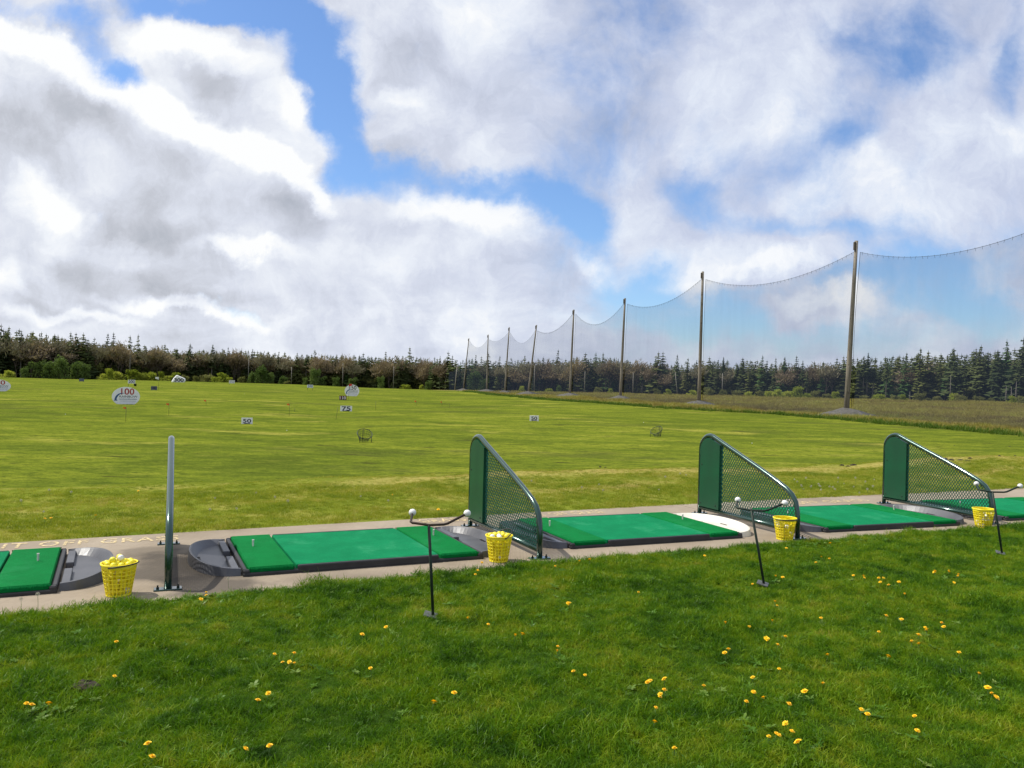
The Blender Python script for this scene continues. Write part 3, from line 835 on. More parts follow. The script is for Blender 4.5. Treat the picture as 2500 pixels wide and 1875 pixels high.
# ------------------------------------------------------------------ ball stands stuck in the lawn
M_rust = pmat("dark_green_rusty_steel", (.012, .026, .018), (.020, .030, .022), 12, .5, .3, .0006, 90, .4, wear=((.09, .045, .02), .25, 7))
M_rust2 = pmat("rusty_brown_steel", (.030, .020, .014), (.055, .032, .018), 12, .55, .3, .0006, 90, .4)
M_plate = pmat("grey_steel_plate", (.16, .16, .155), (.10, .10, .10), 10, .45, .6, .0005, 60)
def make_stand(top_dx, top_h, arm_mat):
    t = thing("ball_stand", "", "ball stand")
    T_ = Vector((top_dx, 0, top_h))
    m = MB(); m.tube([(0, 0, -.03), T_ * .5, T_], .0095, 8); m.build("post", M_rust, t)
    m = MB()
    Lb, Rb = T_ + Vector((-.115, 0, .012)), T_ + Vector((.105, 0, .006))
    Lp, Rp = Lb + Vector((-.004, .10, .038)), Rb + Vector((.115, .08, .052))
    m.tube([Lp, Lb + (Lp - Lb) * .12, Lb + Vector((.01, 0, 0)), T_, Rb - Vector((.012, 0, 0)), Rb + (Rp - Rb) * .1, Rp], .0082, 8); m.build("cross_arm", arm_mat, t)
    for p in (Lp, Rp):
        o = link("ball", BALL_W, t); d = (p - (Lb if p is Lp else Rb)).normalized(); o.location = p + d * .019; o.rotation_euler = (rnd.random(), 1, 0); o.scale = (1.12,) * 3
    m = MB(); m.bevel_box((-.062, -.035, -.005), (.022, .035, .004), .003, 0, Matrix.Translation((0, 0, .032)) @ Matrix.Rotation(.22, 4, 'Y') @ Matrix.Rotation(.18, 4, 'X'))
    m.build("foot_plate", M_plate, t)
    return t
ST = [((-.455, 5.03), 0, -.045, .60, "brown armed ball stand in the lawn left of the middle basket", M_rust2),
      ((1.975, 6.10), -24, -.118, .585, "leaning green ball stand in front of the second mesh divider", M_rust),
      ((4.64, 7.48), -24, -.10, .60, "thin green ball stand at the far right, in front of the far right basket", M_rust)]
for (x, y), a, dx, h, lab, am in ST:
    s = make_stand(dx, h, am); s.location = (x, y, Tz(x, y)); s.rotation_euler = (0, 0, math.radians(a)); tag(s, lab, "ball stand", "ball stands in the lawn")
# ------------------------------------------------------------------ range furniture
M_board = pmat("weathered_white_board", (.80, .80, .83), (.72, .72, .75), 3, .6, 0, 0, None, .3)
M_navy = pmat("navy_paint", (.010, .014, .040), None, 10, .6)
M_black = pmat("black_paint", (.010, .010, .012), None, 10, .6)
M_red = pmat("red_paint", (.42, .018, .012), None, 10, .55)
M_dkred = pmat("dark_red_board", (.13, .014, .012), None, 5, .6)
M_blue = pmat("blue_paint", (.015, .085, .24), None, 10, .55)
M_dkb = pmat("blue_grey_board", (.10, .11, .16), (.075, .085, .12), 4, .6)
M_greytxt = pmat("faded_blue_grey_paint", (.20, .22, .30), None, 10, .6)
M_wood = pmat("grey_timber", (.11, .085, .06), (.07, .055, .04), 14, .8)
M_orange = pmat("orange_cloth", (.85, .16, .02), None, 10, .7)
M_redcloth = pmat("red_cloth", (.70, .03, .02), None, 10, .7)
M_whitecloth = pmat("white_cloth", (.78, .78, .78), None, 10, .7)
M_stick = pmat("thin_dark_stake", (.05, .045, .025), None, 10, .6)
M_wpaint = pmat("white_painted_rock", (.82, .82, .82), (.72, .72, .72), 1.5, .7, 0, .03, 3)
M_greenbin = pmat("dark_green_bin", (.020, .035, .020), None, 8, .5)
def letters(parent, body, m, w, h, z, y, x=0.0, bold=.02, nm="number", spacing=1.0):
    me = text_mesh(body, m, width=w, height=h, bold=bold, name=nm, spacing=spacing)
    o = link(nm, me, parent); o.location = (x, y, z); return o
def face_cam(o, p, extra=0.0):
    o.rotation_euler = (0, 0, -math.atan2(p.x, p.y) + extra)
def board_sign(px, py, wpx, hpx, text, lab, face, ink, frac=(.7, .62), legs=0.0, nleg=2, skew=0.0, base=True):
    p = hit(px, py); k = pxm(p.y); W, H = wpx * k, hpx * k; L = legs * k
    t = thing("yardage_sign", lab, "distance sign", p, 0, "distance signs on the range"); face_cam(t, p, skew)
    m = MB(); th = max(.03, W * .03); m.bevel_box((-W / 2, -th / 2, L - .02), (W / 2, th / 2, L + H), th * .2); m.build("board", face, t)
    if text: letters(t, text, ink, W * frac[0], H * frac[1], L + H * (1 - frac[1]) / 2, -th / 2 - .004)
    if L:
        for s in ((-1, 1) if nleg == 2 else (-1,)):
            m = MB(); m.box((s * W * .44 - .035, .006 + th / 2, -.2), (s * W * .44 + .035, .076 + th / 2, L + H * .9)); m.build("leg", M_wood, t)
    elif base:
        m = MB(); m.box((-W * .28, -W * .10, -.03), (W * .28, W * .10, H * .12)); m.build("foot_block", M_black, t)
    return t
board_sign(603, 1035, 26, 15, "50", "white sign with 50 at the left, nearest board on the open range", M_board, M_navy, (.74, .62))
board_sign(1304, 1028, 22, 13.5, "50", "white sign with 50 standing alone in the middle of the range", M_board, M_black, (.66, .62))
board_sign(845, 1004, 28, 13, "75", "white board with a wide black 75", M_board, M_navy, (.76, .84))
board_sign(837, 976.5, 17.5, 10.5, "110", "small dark red sign with a white 110 below the 150 oval", M_dkred, M_whitecloth, (.84, .72))
board_sign(321, 943, 16, 8.5, "200", "white 200 sign on legs above the 100 oval", M_board, M_navy, (.86, .85), 7, 1)
board_sign(376, 953, 14, 9, "180", "blue grey 180 sign below the white flag", M_dkb, M_navy, (.76, .76), 1)
board_sign(566, 940.5, 13, 7, "350", "faded white sign with 350 right of the painted boulder", M_board, M_greytxt, (.86, .8), 5, 1)
board_sign(757, 953.5, 14, 7, "200", "white 200 sign with blue digits on two legs", M_board, M_blue, (.86, .85), 7, 2)
board_sign(199, 932, 11, 7, "", "small plain dark board at the far left edge of the range", M_dkb, M_navy, (.8, .8), 1)
def oval_sign(px, py, wpx, hpx, num, nink, lab, name_row=True):
    p = hit(px, py); k = pxm(p.y); W, H = wpx * k, hpx * k
    t = thing("yardage_sign", lab, "distance sign", p, 0, "oval distance signs on the range"); face_cam(t, p)
    n = 40; a0 = math.radians(-52); poly = []
    for i in range(n + 1):
        a = a0 + (2 * PI - (PI + 2 * a0)) * i / n
        poly.append((math.cos(a) * W / 2, math.sin(a)))
    zb = math.sin(a0); poly = [(x, (z - zb) / (1 - zb) * H) for x, z in poly]
    m = MB(); m.prism(poly, .06); m.build("board", M_board, t)
    letters(t, num, nink, W * .47, H * .37, H * .55, -.036, W * .06, .015)
    if name_row:
        letters(t, "RAINBOW", M_navy, W * .64, H * .12, H * .38, -.036, W * .09, .004, "lettering")
    # faded small lines of print below the name
    for zf, wf, hf in ((.27, .62, .05), (.17, .58, .022)):
        m = MB(); x = -W * wf / 2
        while x < W * wf / 2:
            ww = rnd.uniform(.03, .06) * W; m.box((x + W * .08, -.040, H * zf), (x + W * .08 + ww * .7, -.034, H * (zf + hf * rnd.uniform(.7, 1.1)))); x += ww
        o_ = m.build("faded_print", M_greytxt, t); o_["kind"] = "stuff"
    # blue curved emblem at the left
    m = MB(); pts = arc(-W * .12, H * .24, W * .28, math.radians(180), math.radians(78), 14)
    out = [(x, z) for x, z in pts] + [(x * .9 + W * .028 - .0, z * .96 - H * .005) for x, z in reversed(pts)]
    m.prism(out, .008, Matrix.Translation((0, -.036, 0))); m.build("emblem", M_blue, t)
    m = MB(); m.prism([(-W * .42, H * .2), (-W * .30, H * .2), (-W * .31, H * .25), (-W * .40, H * .25)], .009, Matrix.Translation((0, -.0365, 0))); m.build("emblem", M_blue, t)
    return t
oval_sign(307, 987, 62, 42, "100", M_red, "big oval board with a red 100 over the name RAINBOW")
oval_sign(859, 967, 35, 28, "150", M_black, "oval board with a dark 150 beside a red flag")
oval_sign(-8, 955, 58, 29, "150", M_red, "oval board with red digits cut off by the left edge", True)
# painted boulder
p = hit(436, 933); k = pxm(p.y); W, H = 32 * k, 17 * k
t = thing("painted_boulder", "white painted boulder with 300 in black at the forest edge", "boulder", p, 0); face_cam(t, p)
poly = [(-.5, 0), (-.47, .22), (-.34, .62), (-.17, 1.0), (-.05, .97), (.22, .74), (.47, .52), (.5, .28), (.44, 0)]
m = MB(); rings = []
for yy_, sc in ((-.42, .80), (-.36, .94), (-.1, 1.0), (.2, .9), (.5, .55)):
    rings.append([(x * W * sc, yy_ * W * .7, z * H * (sc * .5 + .5)) for x, z in poly])
vs = [q_ for r in rings for q_ in r]; n = len(poly); fs = [tuple(range(n))]
for a in range(len(rings) - 1):
    for i in range(n):
        j = (i + 1) % n; fs.append((a * n + j, a * n + i, (a + 1) * n + i, (a + 1) * n + j))
fs.append(tuple((len(rings) - 1) * n + i for i in reversed(range(n))))
m.add(vs, fs); m.build("rock", M_wpaint, t)
letters(t, "300", M_black, W * .68, H * .52, H * .06, -.42 * W * .7 - .03, .02 * W, .03)
# litter bin behind the 100 oval
p = hit(330, 943); k = pxm(p.y); m = MB(); m.lathe([(0, 0), (2.6 * k, 0), (3.3 * k, 6 * k), (3.6 * k, 6.3 * k), (3.1 * k, 6.6 * k), (2.9 * k, 5 * k)], 14)
o = tag(m.build("litter_bin", M_greenbin, loc=p), "small dark green bin beside the far 200 sign", "bin")
def flag(px, py_top, py, m_, lab, side=-1, cloth=1.0, lean=0.0, grp="flag sticks on the range", nm="flag_stick"):
    p = hit(px, py); k = pxm(p.y); Hh = (py - py_top) * k
    t = thing(nm, lab, "flag" if m_ else "stake", p, 0, grp); face_cam(t, p)
    r = max(.010, .25 * k)
    m = MB(); m.tube([(0, 0, -.05), (lean * Hh, 0, Hh)], r, 6); m.build("stick", M_stick, t)
    if m_:
        w_, h_ = 6.5 * k * cloth, 6.0 * k * cloth
        n = 6; vs = []; fs = []
        for i in range(n + 1):
            x = lean * Hh + side * w_ * i / n; y = .06 * math.sin(i * 1.3) * w_
            vs += [(x, y, Hh - .02), (x, y, Hh - h_ + h_ * .35 * i / n), (x, y + .01, Hh - .02), (x, y + .01, Hh - h_ + h_ * .35 * i / n)]
        for i in range(n):
            a = i * 4; fs += [(a, a + 4, a + 5, a + 1), (a + 2, a + 3, a + 7, a + 6)]
        mm = MB(); mm.add(vs, fs); mm.build("flag_cloth", m_, t)
flag(307, 993, 1030, M_orange, "orange marker flag just below the 100 oval", -1)
flag(412, 984, 1014, M_orange, "orange marker flag right of the 100 oval", -1)
flag(503, 976, 990, M_orange, "small orange flag between the 100 oval and the left 50 sign", -1, .8)
flag(706, 985, 1017, M_orange, "orange flag on a tall stick between the left 50 sign and the 75 board", -1, .9)
flag(1016, 978, 991, M_orange, "small orange flag right of the 75 board", -1, .7)
flag(1079, 980, 993, M_orange, "faint orange flag far right of the 75 board", -1, .6)
flag(851, 937, 976, M_redcloth, "red flag in front of the 150 oval", 1, 1.1)
flag(387, 920, 953, M_whitecloth, "white flag on a tall stick between the 200 sign and the boulder", -1, 1.2)
G_ = "bare stakes on the range"
flag(719, 997, 1006, None, "short bare stake right of the tall orange flag", grp=G_, nm="marker_stake")
flag(820, 994, 1024, None, "leaning bare stake left of the 75 board", lean=.14, grp=G_, nm="marker_stake")
flag(917, 980, 1001, None, "upright bare stake right of the 75 board", grp=G_, nm="marker_stake")
flag(1097, 985, 997, None, "thin bare stake near the faint orange flag", grp=G_, nm="marker_stake")
flag(1791, 968, 988, None, "thin bare stake in the heath right of a net pole", grp=G_, nm="marker_stake")
# chipping nets
M_hoop = pmat("dark_green_hoop", (.018, .030, .022), None, 8, .5, .3)
def chip_net(px, py, wpx, yaw, lab):
    p = hit(px, py); k = pxm(p.y); Rr = wpx * k / 2
    t = thing("chipping_net", lab, "chipping net", p, 0, "round chipping nets on the range"); face_cam(t, p, yaw)
    tilt = Matrix.Translation((0, 0, Rr * 1.12)) @ Matrix.Rotation(math.radians(38), 4, 'X')
    m = MB(); ring = [tilt @ Vector((Rr * math.cos(a), Rr * math.sin(a), 0)) for a in np.linspace(0, 2 * PI, 28, endpoint=False)]
    m.tube(ring, .014, 6, closed=True); m.build("hoop", M_hoop, t)
    m = MB()
    for s in (-1, 1):
        m = MB(); q_ = tilt @ Vector((s * Rr * .80, -Rr * .58, 0)); m.tube([q_, (q_.x * .98, q_.y - .03, q_.z * .5), (q_.x * .95, q_.y - .02, -.03)], .013, 6); m.build("leg", M_hoop, t)
    m = MB(); q_ = tilt @ Vector((0, Rr * .98, 0)); m.tube([q_, (0, q_.y + .1, -.03)], .011, 6); m.build("leg", M_hoop, t)
    m = MB()                      # the netting sags to the ground
    def pt(i, j):
        a = 2 * PI * i / 18; r = Rr * (1 - j / 5 * .45); c = tilt @ Vector((r * math.cos(a), r * math.sin(a), 0))
        f = j / 5; return Vector((c.x, c.y + .12 * f, c.z * (1 - .86 * f ** 1.2)))
    for i in range(18):
        m.tube([pt(i, j) for j in range(6)], .006, 3, cap=False)
    for j in range(1, 6): m.tube([pt(i, j) for i in range(18)], .006, 3, closed=True)
    m.build("netting", M_hoop, t)
chip_net(890, 1080, 37, math.radians(14), "round chipping net on legs, nearest one below the 75 board")
chip_net(1602, 1067, 30, math.radians(-38), "round chipping net turned aside, behind the second mesh divider")

# ------------------------------------------------------------------ net poles, nets and their mounds
def pole_mat():
    m, nt, out = new_mat("weathered_pole_timber")
    tc = nt.new("ShaderNodeTexCoord").outputs["Object"]
    mp = nt.new("ShaderNodeMapping"); nt.link(tc, mp.inputs[0]); mp.inputs["Scale"].default_value = (9, 9, .35)
    n = nt.noise(mp.outputs[0], 1.0, 6, .65); k = nt.noise(tc, 2.5, 3, .5)
    col = nt.ramp(n, [(.3, (.085, .074, .058)), (.5, (.19, .165, .130)), (.7, (.30, .265, .22))])
    col = nt.mix(nt.mapr(k, .60, .68, 0, .6), col, (.06, .045, .03))
    b = nt.new("ShaderNodeBsdfPrincipled"); nt.link(b.outputs[0], out.inputs[0]); nt.link(col, b.inputs["Base Color"]); b.inputs["Roughness"].default_value = .85
    bp = nt.new("ShaderNodeBump"); bp.inputs["Distance"].default_value = .02; nt.link(n, bp.inputs["Height"]); nt.link(bp.outputs[0], b.inputs["Normal"])
    return m
M_pole = pole_mat()
M_gravel = pmat("grey_gravel", (.105, .100, .092), (.060, .058, .050), 2.5, .9, 0, .08, 6)
KP = 102400.0
POLES = [((1131, 953), (1145, 826)), ((1188, 960), (1192, 817)), ((1232, 964), (1243.5, 799)), ((1289, 968), (1310, 793.5)), ((1391, 972), (1401, 756)),
         ((1514, 983), (1526, 728)), ((1706, 991), (1716, 663)), ((2066, 1008), (2091, 588))]
PD = [KP / (b[0] - 800) for b, _ in POLES]
BASES = [at(*b, Y) for (b, _), Y in zip(POLES, PD)]; TOPS = [at(*tp, Y) for (_, tp), Y in zip(POLES, PD)]
YP9 = 52.0
b9 = at(2790, 1030, YP9); b9.z = Tz(b9.x, b9.y) + .3
BASES.append(b9); TOPS.append(b9 + Vector((.6, 0, 18.2)))
NM = ["farthest tall net pole, leaning beside the low end net", "second farthest tall net pole, upright", "third tall net pole counted from the far end", "strongly leaning tall net pole on its own gravel heap",
      "tall net pole on a wide grey heap, fifth from the far end", "tall net pole behind the nearest mesh divider's right side", "tall net pole behind the second mesh divider", "nearest tall pale net pole on a big grey gravel mound", "tall net pole beyond the right edge of the picture"]
mound_proto = {}
def make_mound(c, R_, H_, seed, lab):
    r2 = np.random.default_rng(seed); na_, nr_ = 28, 9; vs = []; fs = []
    ph = r2.random(6) * 6
    for j in range(nr_ + 1):
        f = j / nr_
        for i in range(na_):
            a = 2 * PI * i / na_
            rr = R_ * f * (1 + .14 * math.sin(2 * a + ph[0]) + .08 * math.sin(5 * a + ph[1]))
            x, y = c.x + rr * math.cos(a) * 1.25, c.y + rr * math.sin(a)
            prof_ = (1 - f ** 1.15) * H_ * (1 + .12 * math.sin(3 * a + ph[2]) * f)
            z = Tz(x, y) - .05 * (f > .95) * 3 + prof_ + .05 * H_ * math.sin(x * 3.1 + ph[3]) * math.sin(y * 2.7) * (f < .95)
            vs.append((x, y, z))
    for j in range(nr_):
        for i in range(na_):
            i2 = (i + 1) % na_; fs.append((j * na_ + i, j * na_ + i2, (j + 1) * na_ + i2, (j + 1) * na_ + i))
    m = MB(); m.add(vs, fs, 0, True)
    tag(m.build("gravel_mound", M_gravel), lab, "gravel mound", "gravel mounds at the net poles")
for i, (b, tp) in enumerate(zip(BASES, TOPS)):
    t = thing("net_pole", NM[i], "net pole", b, 0, "tall wooden net poles")
    d = tp - b; L = d.length
    m = MB(); m.tube([-d * .06, d * .25, d * .5, d * .75, d], [.275, .25, .22, .19, .165], 14); m.build("pole", M_pole, t)
    m = MB(); bt = d * .972; m.bevel_box((bt.x - .30, bt.y - .22, bt.z - .45), (bt.x - .10, bt.y + .02, bt.z + .35), .03); m.build("pulley_bracket", M_wood, t)
    if i < 8:
        zt = Tz(b.x, b.y); H_ = max(.9, b.z - zt + .55); R_ = [2.6, 3.2, 2.2, 2.8, 3.6, 2.6, 2.4, 2.6][i]
        make_mound(b, R_, H_, i, "grey gravel mound under the " + NM[i].split(",")[0].split(" on ")[0].replace(" counted from the far end", " from the far end").replace(" behind the nearest mesh divider's right side", " right of the nearest mesh divider"))
M_rope = pmat("black_net_rope", (.03, .032, .035), None, 10, .7)
def net_mat():
    m, nt, out = new_mat("fine_black_netting")
    tc = nt.new("ShaderNodeTexCoord").outputs["UV"]
    mp = nt.new("ShaderNodeMapping"); nt.link(tc, mp.inputs[0]); mp.inputs["Scale"].default_value = (.5, .07, 1); mp.inputs["Rotation"].default_value = (0, 0, .12)
    n = nt.noise(mp.outputs[0], 1.0, 5, .6)
    b = nt.new("ShaderNodeBsdfDiffuse"); b.inputs[0].default_value = (.045, .06, .10, 1)
    tr = nt.new("ShaderNodeBsdfTransparent"); mx = nt.new("ShaderNodeMixShader")
    nt.link(nt.mapr(n, .3, .9, .22, .27), mx.inputs[0]); nt.link(tr.outputs[0], mx.inputs[1]); nt.link(b.outputs[0], mx.inputs[2]); nt.link(mx.outputs[0], out.inputs[0])
    return m
M_net = net_mat()
def net_span(A0, A1, B0, B1, sag, lab, rope_r=.03, ticks=True, asym=0.0):
    """A0,A1 = bottom and attachment point on the first pole"""
    t = thing("barrier_net", lab, "barrier net", (A0 + B0) / 2, 0, "net spans between the poles"); o = (A0 + B0) / 2
    n, mrow = 40, 8; V_ = []; UV_ = []
    top = []
    L = (B0 - A0).length
    for i in range(n + 1):
        f = i / n
        tp = A1.lerp(B1, f); tp.z -= sag * (4 * f * (1 - f)) * (1 + asym * (f - .5))
        bt = A0.lerp(B0, f); bt.z = Tz(bt.x, bt.y) - .1
        top.append(tp)
        for j in range(mrow + 1):
            g = j / mrow; p_ = bt.lerp(tp, g)
            p_.y += .35 * math.sin(f * 9 + g * 2) * math.sin(PI * g); V_.append(p_ - o); UV_.append((f * L, g * 18))
    fs = []
    for i in range(n):
        for j in range(mrow):
            a = i * (mrow + 1) + j; fs.append((a, a + mrow + 1, a + mrow + 2, a + 1))
    m = MB(); m.add(V_, fs, 0, True); ob = m.build("net_mesh", M_net, t)
    ul = ob.data.uv_layers.new(name="UVMap")
    vi = np.zeros(len(ob.data.loops), np.int32); ob.data.loops.foreach_get("vertex_index", vi)
    ul.data.foreach_set("uv", np.array(UV_, np.float32)[vi].ravel())
    m = MB(); m.tube([p_ - o for p_ in top], rope_r, 5)
    if ticks:
        for i in range(int(L / .75)):
            f = (i + .5) / int(L / .75); k_ = f * n; a = int(k_); p_ = top[a].lerp(top[min(a + 1, n)], k_ - a) - o
            m.tube([p_ + Vector((0, 0, .08)), p_ + Vector((rnd.uniform(-.1, .1), 0, -.22))], .011, 4)
    m.build("top_rope", M_rope, t)
    m = MB(); m.tube([V_[i] for i in range(mrow + 1)], .022, 4); m.build("edge_rope", M_rope, t)
def attach(i, drop): d = TOPS[i] - BASES[i]; return TOPS[i] - d.normalized() * drop
DROP = [1.0, 1.6, 1.6, 1.5, .9, 1.0, 1.1, 1.15, 1.0]
SAG = [2.6, 1.4, 3.2, 2.0, 3.0, 1.9, 1.9, 2.4]
off = Vector((.45, 0, 0))
for i in range(8):
    nmz = ["farthest tall net span with a deep sag", "shallow net span between the second and third far poles", "deeply sagging net span in front of the leaning pole", "net span to the right of the leaning pole",
           "sagging net span above the middle of the treeline", "net span left of the pole behind the second mesh divider", "wide net span between the two nearest poles", "net span running out of the right edge of the picture"][i]
    net_span(BASES[i] + off, attach(i, DROP[i]) + off, BASES[i + 1] + Vector((-.2, 0, 0)), attach(i + 1, DROP[i + 1]) + Vector((-.2, 0, 0)), SAG[i], nmz, .016, i > 2)
# low end net
LP = [((1085, 954), (1092, 899), 325.0), ((1110, 953), (1116, 895), 315.0)]
M_lp = pmat("pale_low_pole", (.26, .24, .20), (.2, .185, .155), 3, .8)
lb = [at(*b, Y) for b, _, Y in LP]; lt = [at(*q_, Y) for _, q_, Y in LP]
for i in range(2):
    t = thing("net_pole", ["leftmost short pale pole of the low end net", "second short pale pole of the low end net"][i], "net pole", lb[i], 0, "short poles of the low end net")
    d = lt[i] - lb[i]; m = MB(); m.tube([-d * .15, d * .5, d], [.2, .18, .16], 8); m.build("pole", M_lp, t)
net_span(lb[0], lt[0] - Vector((0, 0, .2)), lb[1], lt[1] - Vector((0, 0, .2)), 1.6, "low dark net between the two short pale poles", .06, False)
net_span(lb[1], lt[1] - Vector((0, 0, .2)), BASES[0], BASES[0].lerp(TOPS[0], .45), 1.0, "low dark net joining the farthest tall pole", .06, False)

for i, (x, y, wh) in enumerate([(597, 962, "right of the 100 oval"), (1571, 1032, "beyond the turned chipping net"), (1836, 1083, "in the open right half of the range"), (1003, 958, "left of the low end net"), (160, 1012, "below the left oval"), (700, 1052, "left of the nearest chipping net")]):
    p = hit(x, y, 8); o = link("golf_ball", BALL_W); o.location = p + Vector((0, 0, .02)); tag(o, "lone white golf ball lying on the field " + wh, "golf ball")
# ------------------------------------------------------------------ forest
def bark_mat(name, c):
    return pmat(name, c, tuple(x * .6 for x in c), 3, .9)
M_bark = bark_mat("conifer_bark", (.085, .070, .058)); M_bark2 = bark_mat("pale_dead_bark", (.24, .215, .185)); M_twig = bark_mat("bare_twigs", (.10, .075, .055))
M_spr = leaf_mat("spruce_needles", [(.15, (.038, .054, .022)), (.5, (.070, .092, .034)), (.85, (.12, .14, .050))], .25, .15)
M_spr2 = leaf_mat("spruce_needles_olive", [(.15, (.080, .095, .030)), (.5, (.13, .150, .046)), (.85, (.19, .20, .065))], .25, .25)
M_lar = leaf_mat("fresh_larch_needles", [(.15, (.055, .105, .030)), (.5, (.085, .150, .050)), (.85, (.12, .19, .065))], .3, .3)
M_bare = leaf_mat("budding_brown_twigs", [(.15, (.15, .135, .090)), (.5, (.215, .195, .130)), (.85, (.29, .26, .17))], .2, .2)
M_bare2 = leaf_mat("budding_rosy_twigs", [(.15, (.19, .150, .105)), (.5, (.26, .205, .14)), (.85, (.32, .26, .165))], .2, .25)
M_shr = leaf_mat("spring_green_leaves", [(.15, (.20, .25, .030)), (.5, (.32, .37, .055)), (.85, (.42, .45, .09))], .4, .5)
M_shr2 = leaf_mat("mid_green_leaves", [(.15, (.070, .115, .030)), (.5, (.110, .165, .045)), (.85, (.15, .21, .06))], .4, .35)
M_shr3 = leaf_mat("olive_willow_leaves", [(.15, (.13, .14, .040)), (.5, (.19, .20, .065)), (.85, (.26, .26, .10))], .4, .35)

class Tri:
    def __init__(self): self.V = []; self.F3 = []
    def tri(self, a, b, c):
        k = len(self.V); self.V += [a, b, c]; self.F3.append((k, k + 1, k + 2))
    def mesh(self, name, m): return np_mesh(name, np.array(self.V, np.float32).reshape(-1, 3), [np.array(self.F3, np.int32)], m)
def spruce_meshes(seed, h, r, bare=.15, ragged=.3, mat_=None, top=1.0):
    g = random.Random(seed); t = Tri()
    z0 = h * bare; nl = int(h * 1.5) + 5
    lean = (g.uniform(-.03, .03), g.uniform(-.03, .03))
    for i in range(nl):
        f = (i + g.random() * .6) / nl; z = z0 + (h - z0) * f
        prof_ = min(1.0, (1 - f) ** .7 * 1.08) * (1.0 if top > .9 else min(1, .35 + f * 2))
        if top > 1.05: prof_ = min(prof_, .75) * (1.15 if f > .6 else .8)
        rr = r * prof_ * (1 - ragged * g.random()) + .16
        nb = 7 if f < .75 else 5
        a0 = g.random() * 6.28
        for k in range(nb):
            if g.random() < .12 + ragged * .25: continue
            a = a0 + 6.28 * k / nb + g.uniform(-.35, .35); L = rr * g.uniform(.65, 1.12)
            ca, sa = math.cos(a), math.sin(a); droop = g.uniform(.15, .45) * L; wd = L * g.uniform(.22, .38) + .06
            ox, oy = lean[0] * z, lean[1] * z
            base = (ox + ca * .05, oy + sa * .05, z + .12 * L)
            tip = (ox + ca * L, oy + sa * L, z - droop + .18 * L)
            mid = (ox + ca * L * .55, oy + sa * L * .55, z - droop * .35 + .05)
            p1 = (mid[0] - sa * wd, mid[1] + ca * wd, mid[2] - wd * .35); p2 = (mid[0] + sa * wd, mid[1] - ca * wd, mid[2] - wd * .35)
            t.tri(base, p1, tip); t.tri(base, tip, p2)
            for _ in range(2):      # hanging twigs under the bough
                q_ = g.uniform(.3, .95); c = (ox + ca * L * q_, oy + sa * L * q_, z - droop * q_ + .1)
                s_ = g.uniform(.12, .30) * (.5 + rr / max(r, .1) * .5)
                t.tri((c[0] - sa * s_, c[1] + ca * s_, c[2]), (c[0] + sa * s_, c[1] - ca * s_, c[2] + g.uniform(-.1, .1)), (c[0] + ca * s_ * .4, c[1] + sa * s_ * .4, c[2] - s_ * g.uniform(1.0, 1.9)))
    ox, oy = lean[0] * h, lean[1] * h
    for k in range(3):
        a = 2.1 * k; t.tri((ox + .10 * math.cos(a), oy + .10 * math.sin(a), h - .9), (ox - .1 * math.cos(a), oy - .1 * math.sin(a), h - .9), (ox, oy, h + .35))
    crown = t.mesh("crown", mat_ or M_spr)
    m = MB(); m.tube([(0, 0, -.6), (lean[0] * h * .5, lean[1] * h * .5, h * .5), (ox, oy, h)], [.022 * h * .6 + .06, .012 * h * .6 + .04, .02], 6)
    if bare > .3:      # dead snags of lower boughs on the bare stem
        for _ in range(10):
            z = g.uniform(.08, bare) * h; a = g.random() * 6.28; L = g.uniform(.4, 1.3)
            m.tube([(lean[0] * z, lean[1] * z, z), (lean[0] * z + math.cos(a) * L, lean[1] * z + math.sin(a) * L, z - L * .15)], [.03, .012], 3)
    trunk = m.build("trunk", M_bark if bare < .4 else M_bark2, mesh_only=True)
    return trunk, crown
def bare_meshes(seed, h, r, mat_):
    g = random.Random(seed); m = MB(); t = Tri()
    def grow(p, d, L, rad_, depth):
        q_ = p + d * L
        m.tube([p, (p + q_) / 2 + Vector((g.uniform(-1, 1), g.uniform(-1, 1), 0)) * L * .06, q_], [rad_, rad_ * .8, rad_ * .6], 4, cap=False)
        if depth == 0:
            for _ in range(16):
                f = g.uniform(.1, 1.35); c = p + d * (L * f) + Vector((g.gauss(0, .38), g.gauss(0, .38), g.gauss(0, .30)))
                dd = (d + Vector((g.uniform(-1, 1), g.uniform(-1, 1), g.uniform(-.2, .9)))).normalized() * g.uniform(.35, .75)
                sd = dd.cross(Vector((g.uniform(-1, 1), g.uniform(-1, 1), g.uniform(-1, 1)))).normalized() * g.uniform(.05, .13)
                t.tri(tuple(c - sd), tuple(c + sd), tuple(c + dd))
            return
        nb = g.choice([3, 3, 4])
        for k in range(nb):
            a = 6.28 * k / nb + g.random(); sp_ = g.uniform(.35, .75)
            nd = (d + Vector((math.cos(a) * sp_, math.sin(a) * sp_, .15))).normalized()
            grow(p + d * L * g.uniform(.6, 1.0), nd, L * g.uniform(.55, .8), rad_ * .55, depth - 1)
    for s in range(g.choice([1, 2, 2])):
        d = Vector((g.uniform(-.16, .16), g.uniform(-.16, .16), 1)).normalized()
        grow(Vector((g.uniform(-.3, .3), g.uniform(-.3, .3), -.3)), d, h * .36, .09, 3)
    co = np.array(t.V); zs = h / max(co[:, 2].max(), .1); rs = r / max(np.percentile(np.hypot(co[:, 0], co[:, 1]), 92), .1)
    t.V = [(x * rs, y * rs, z * zs) for x, y, z in t.V]; m.v = [(x * rs, y * rs, z * zs) for x, y, z in m.v]
    return m.build("trunk", M_twig, mesh_only=True), t.mesh("crown", mat_)
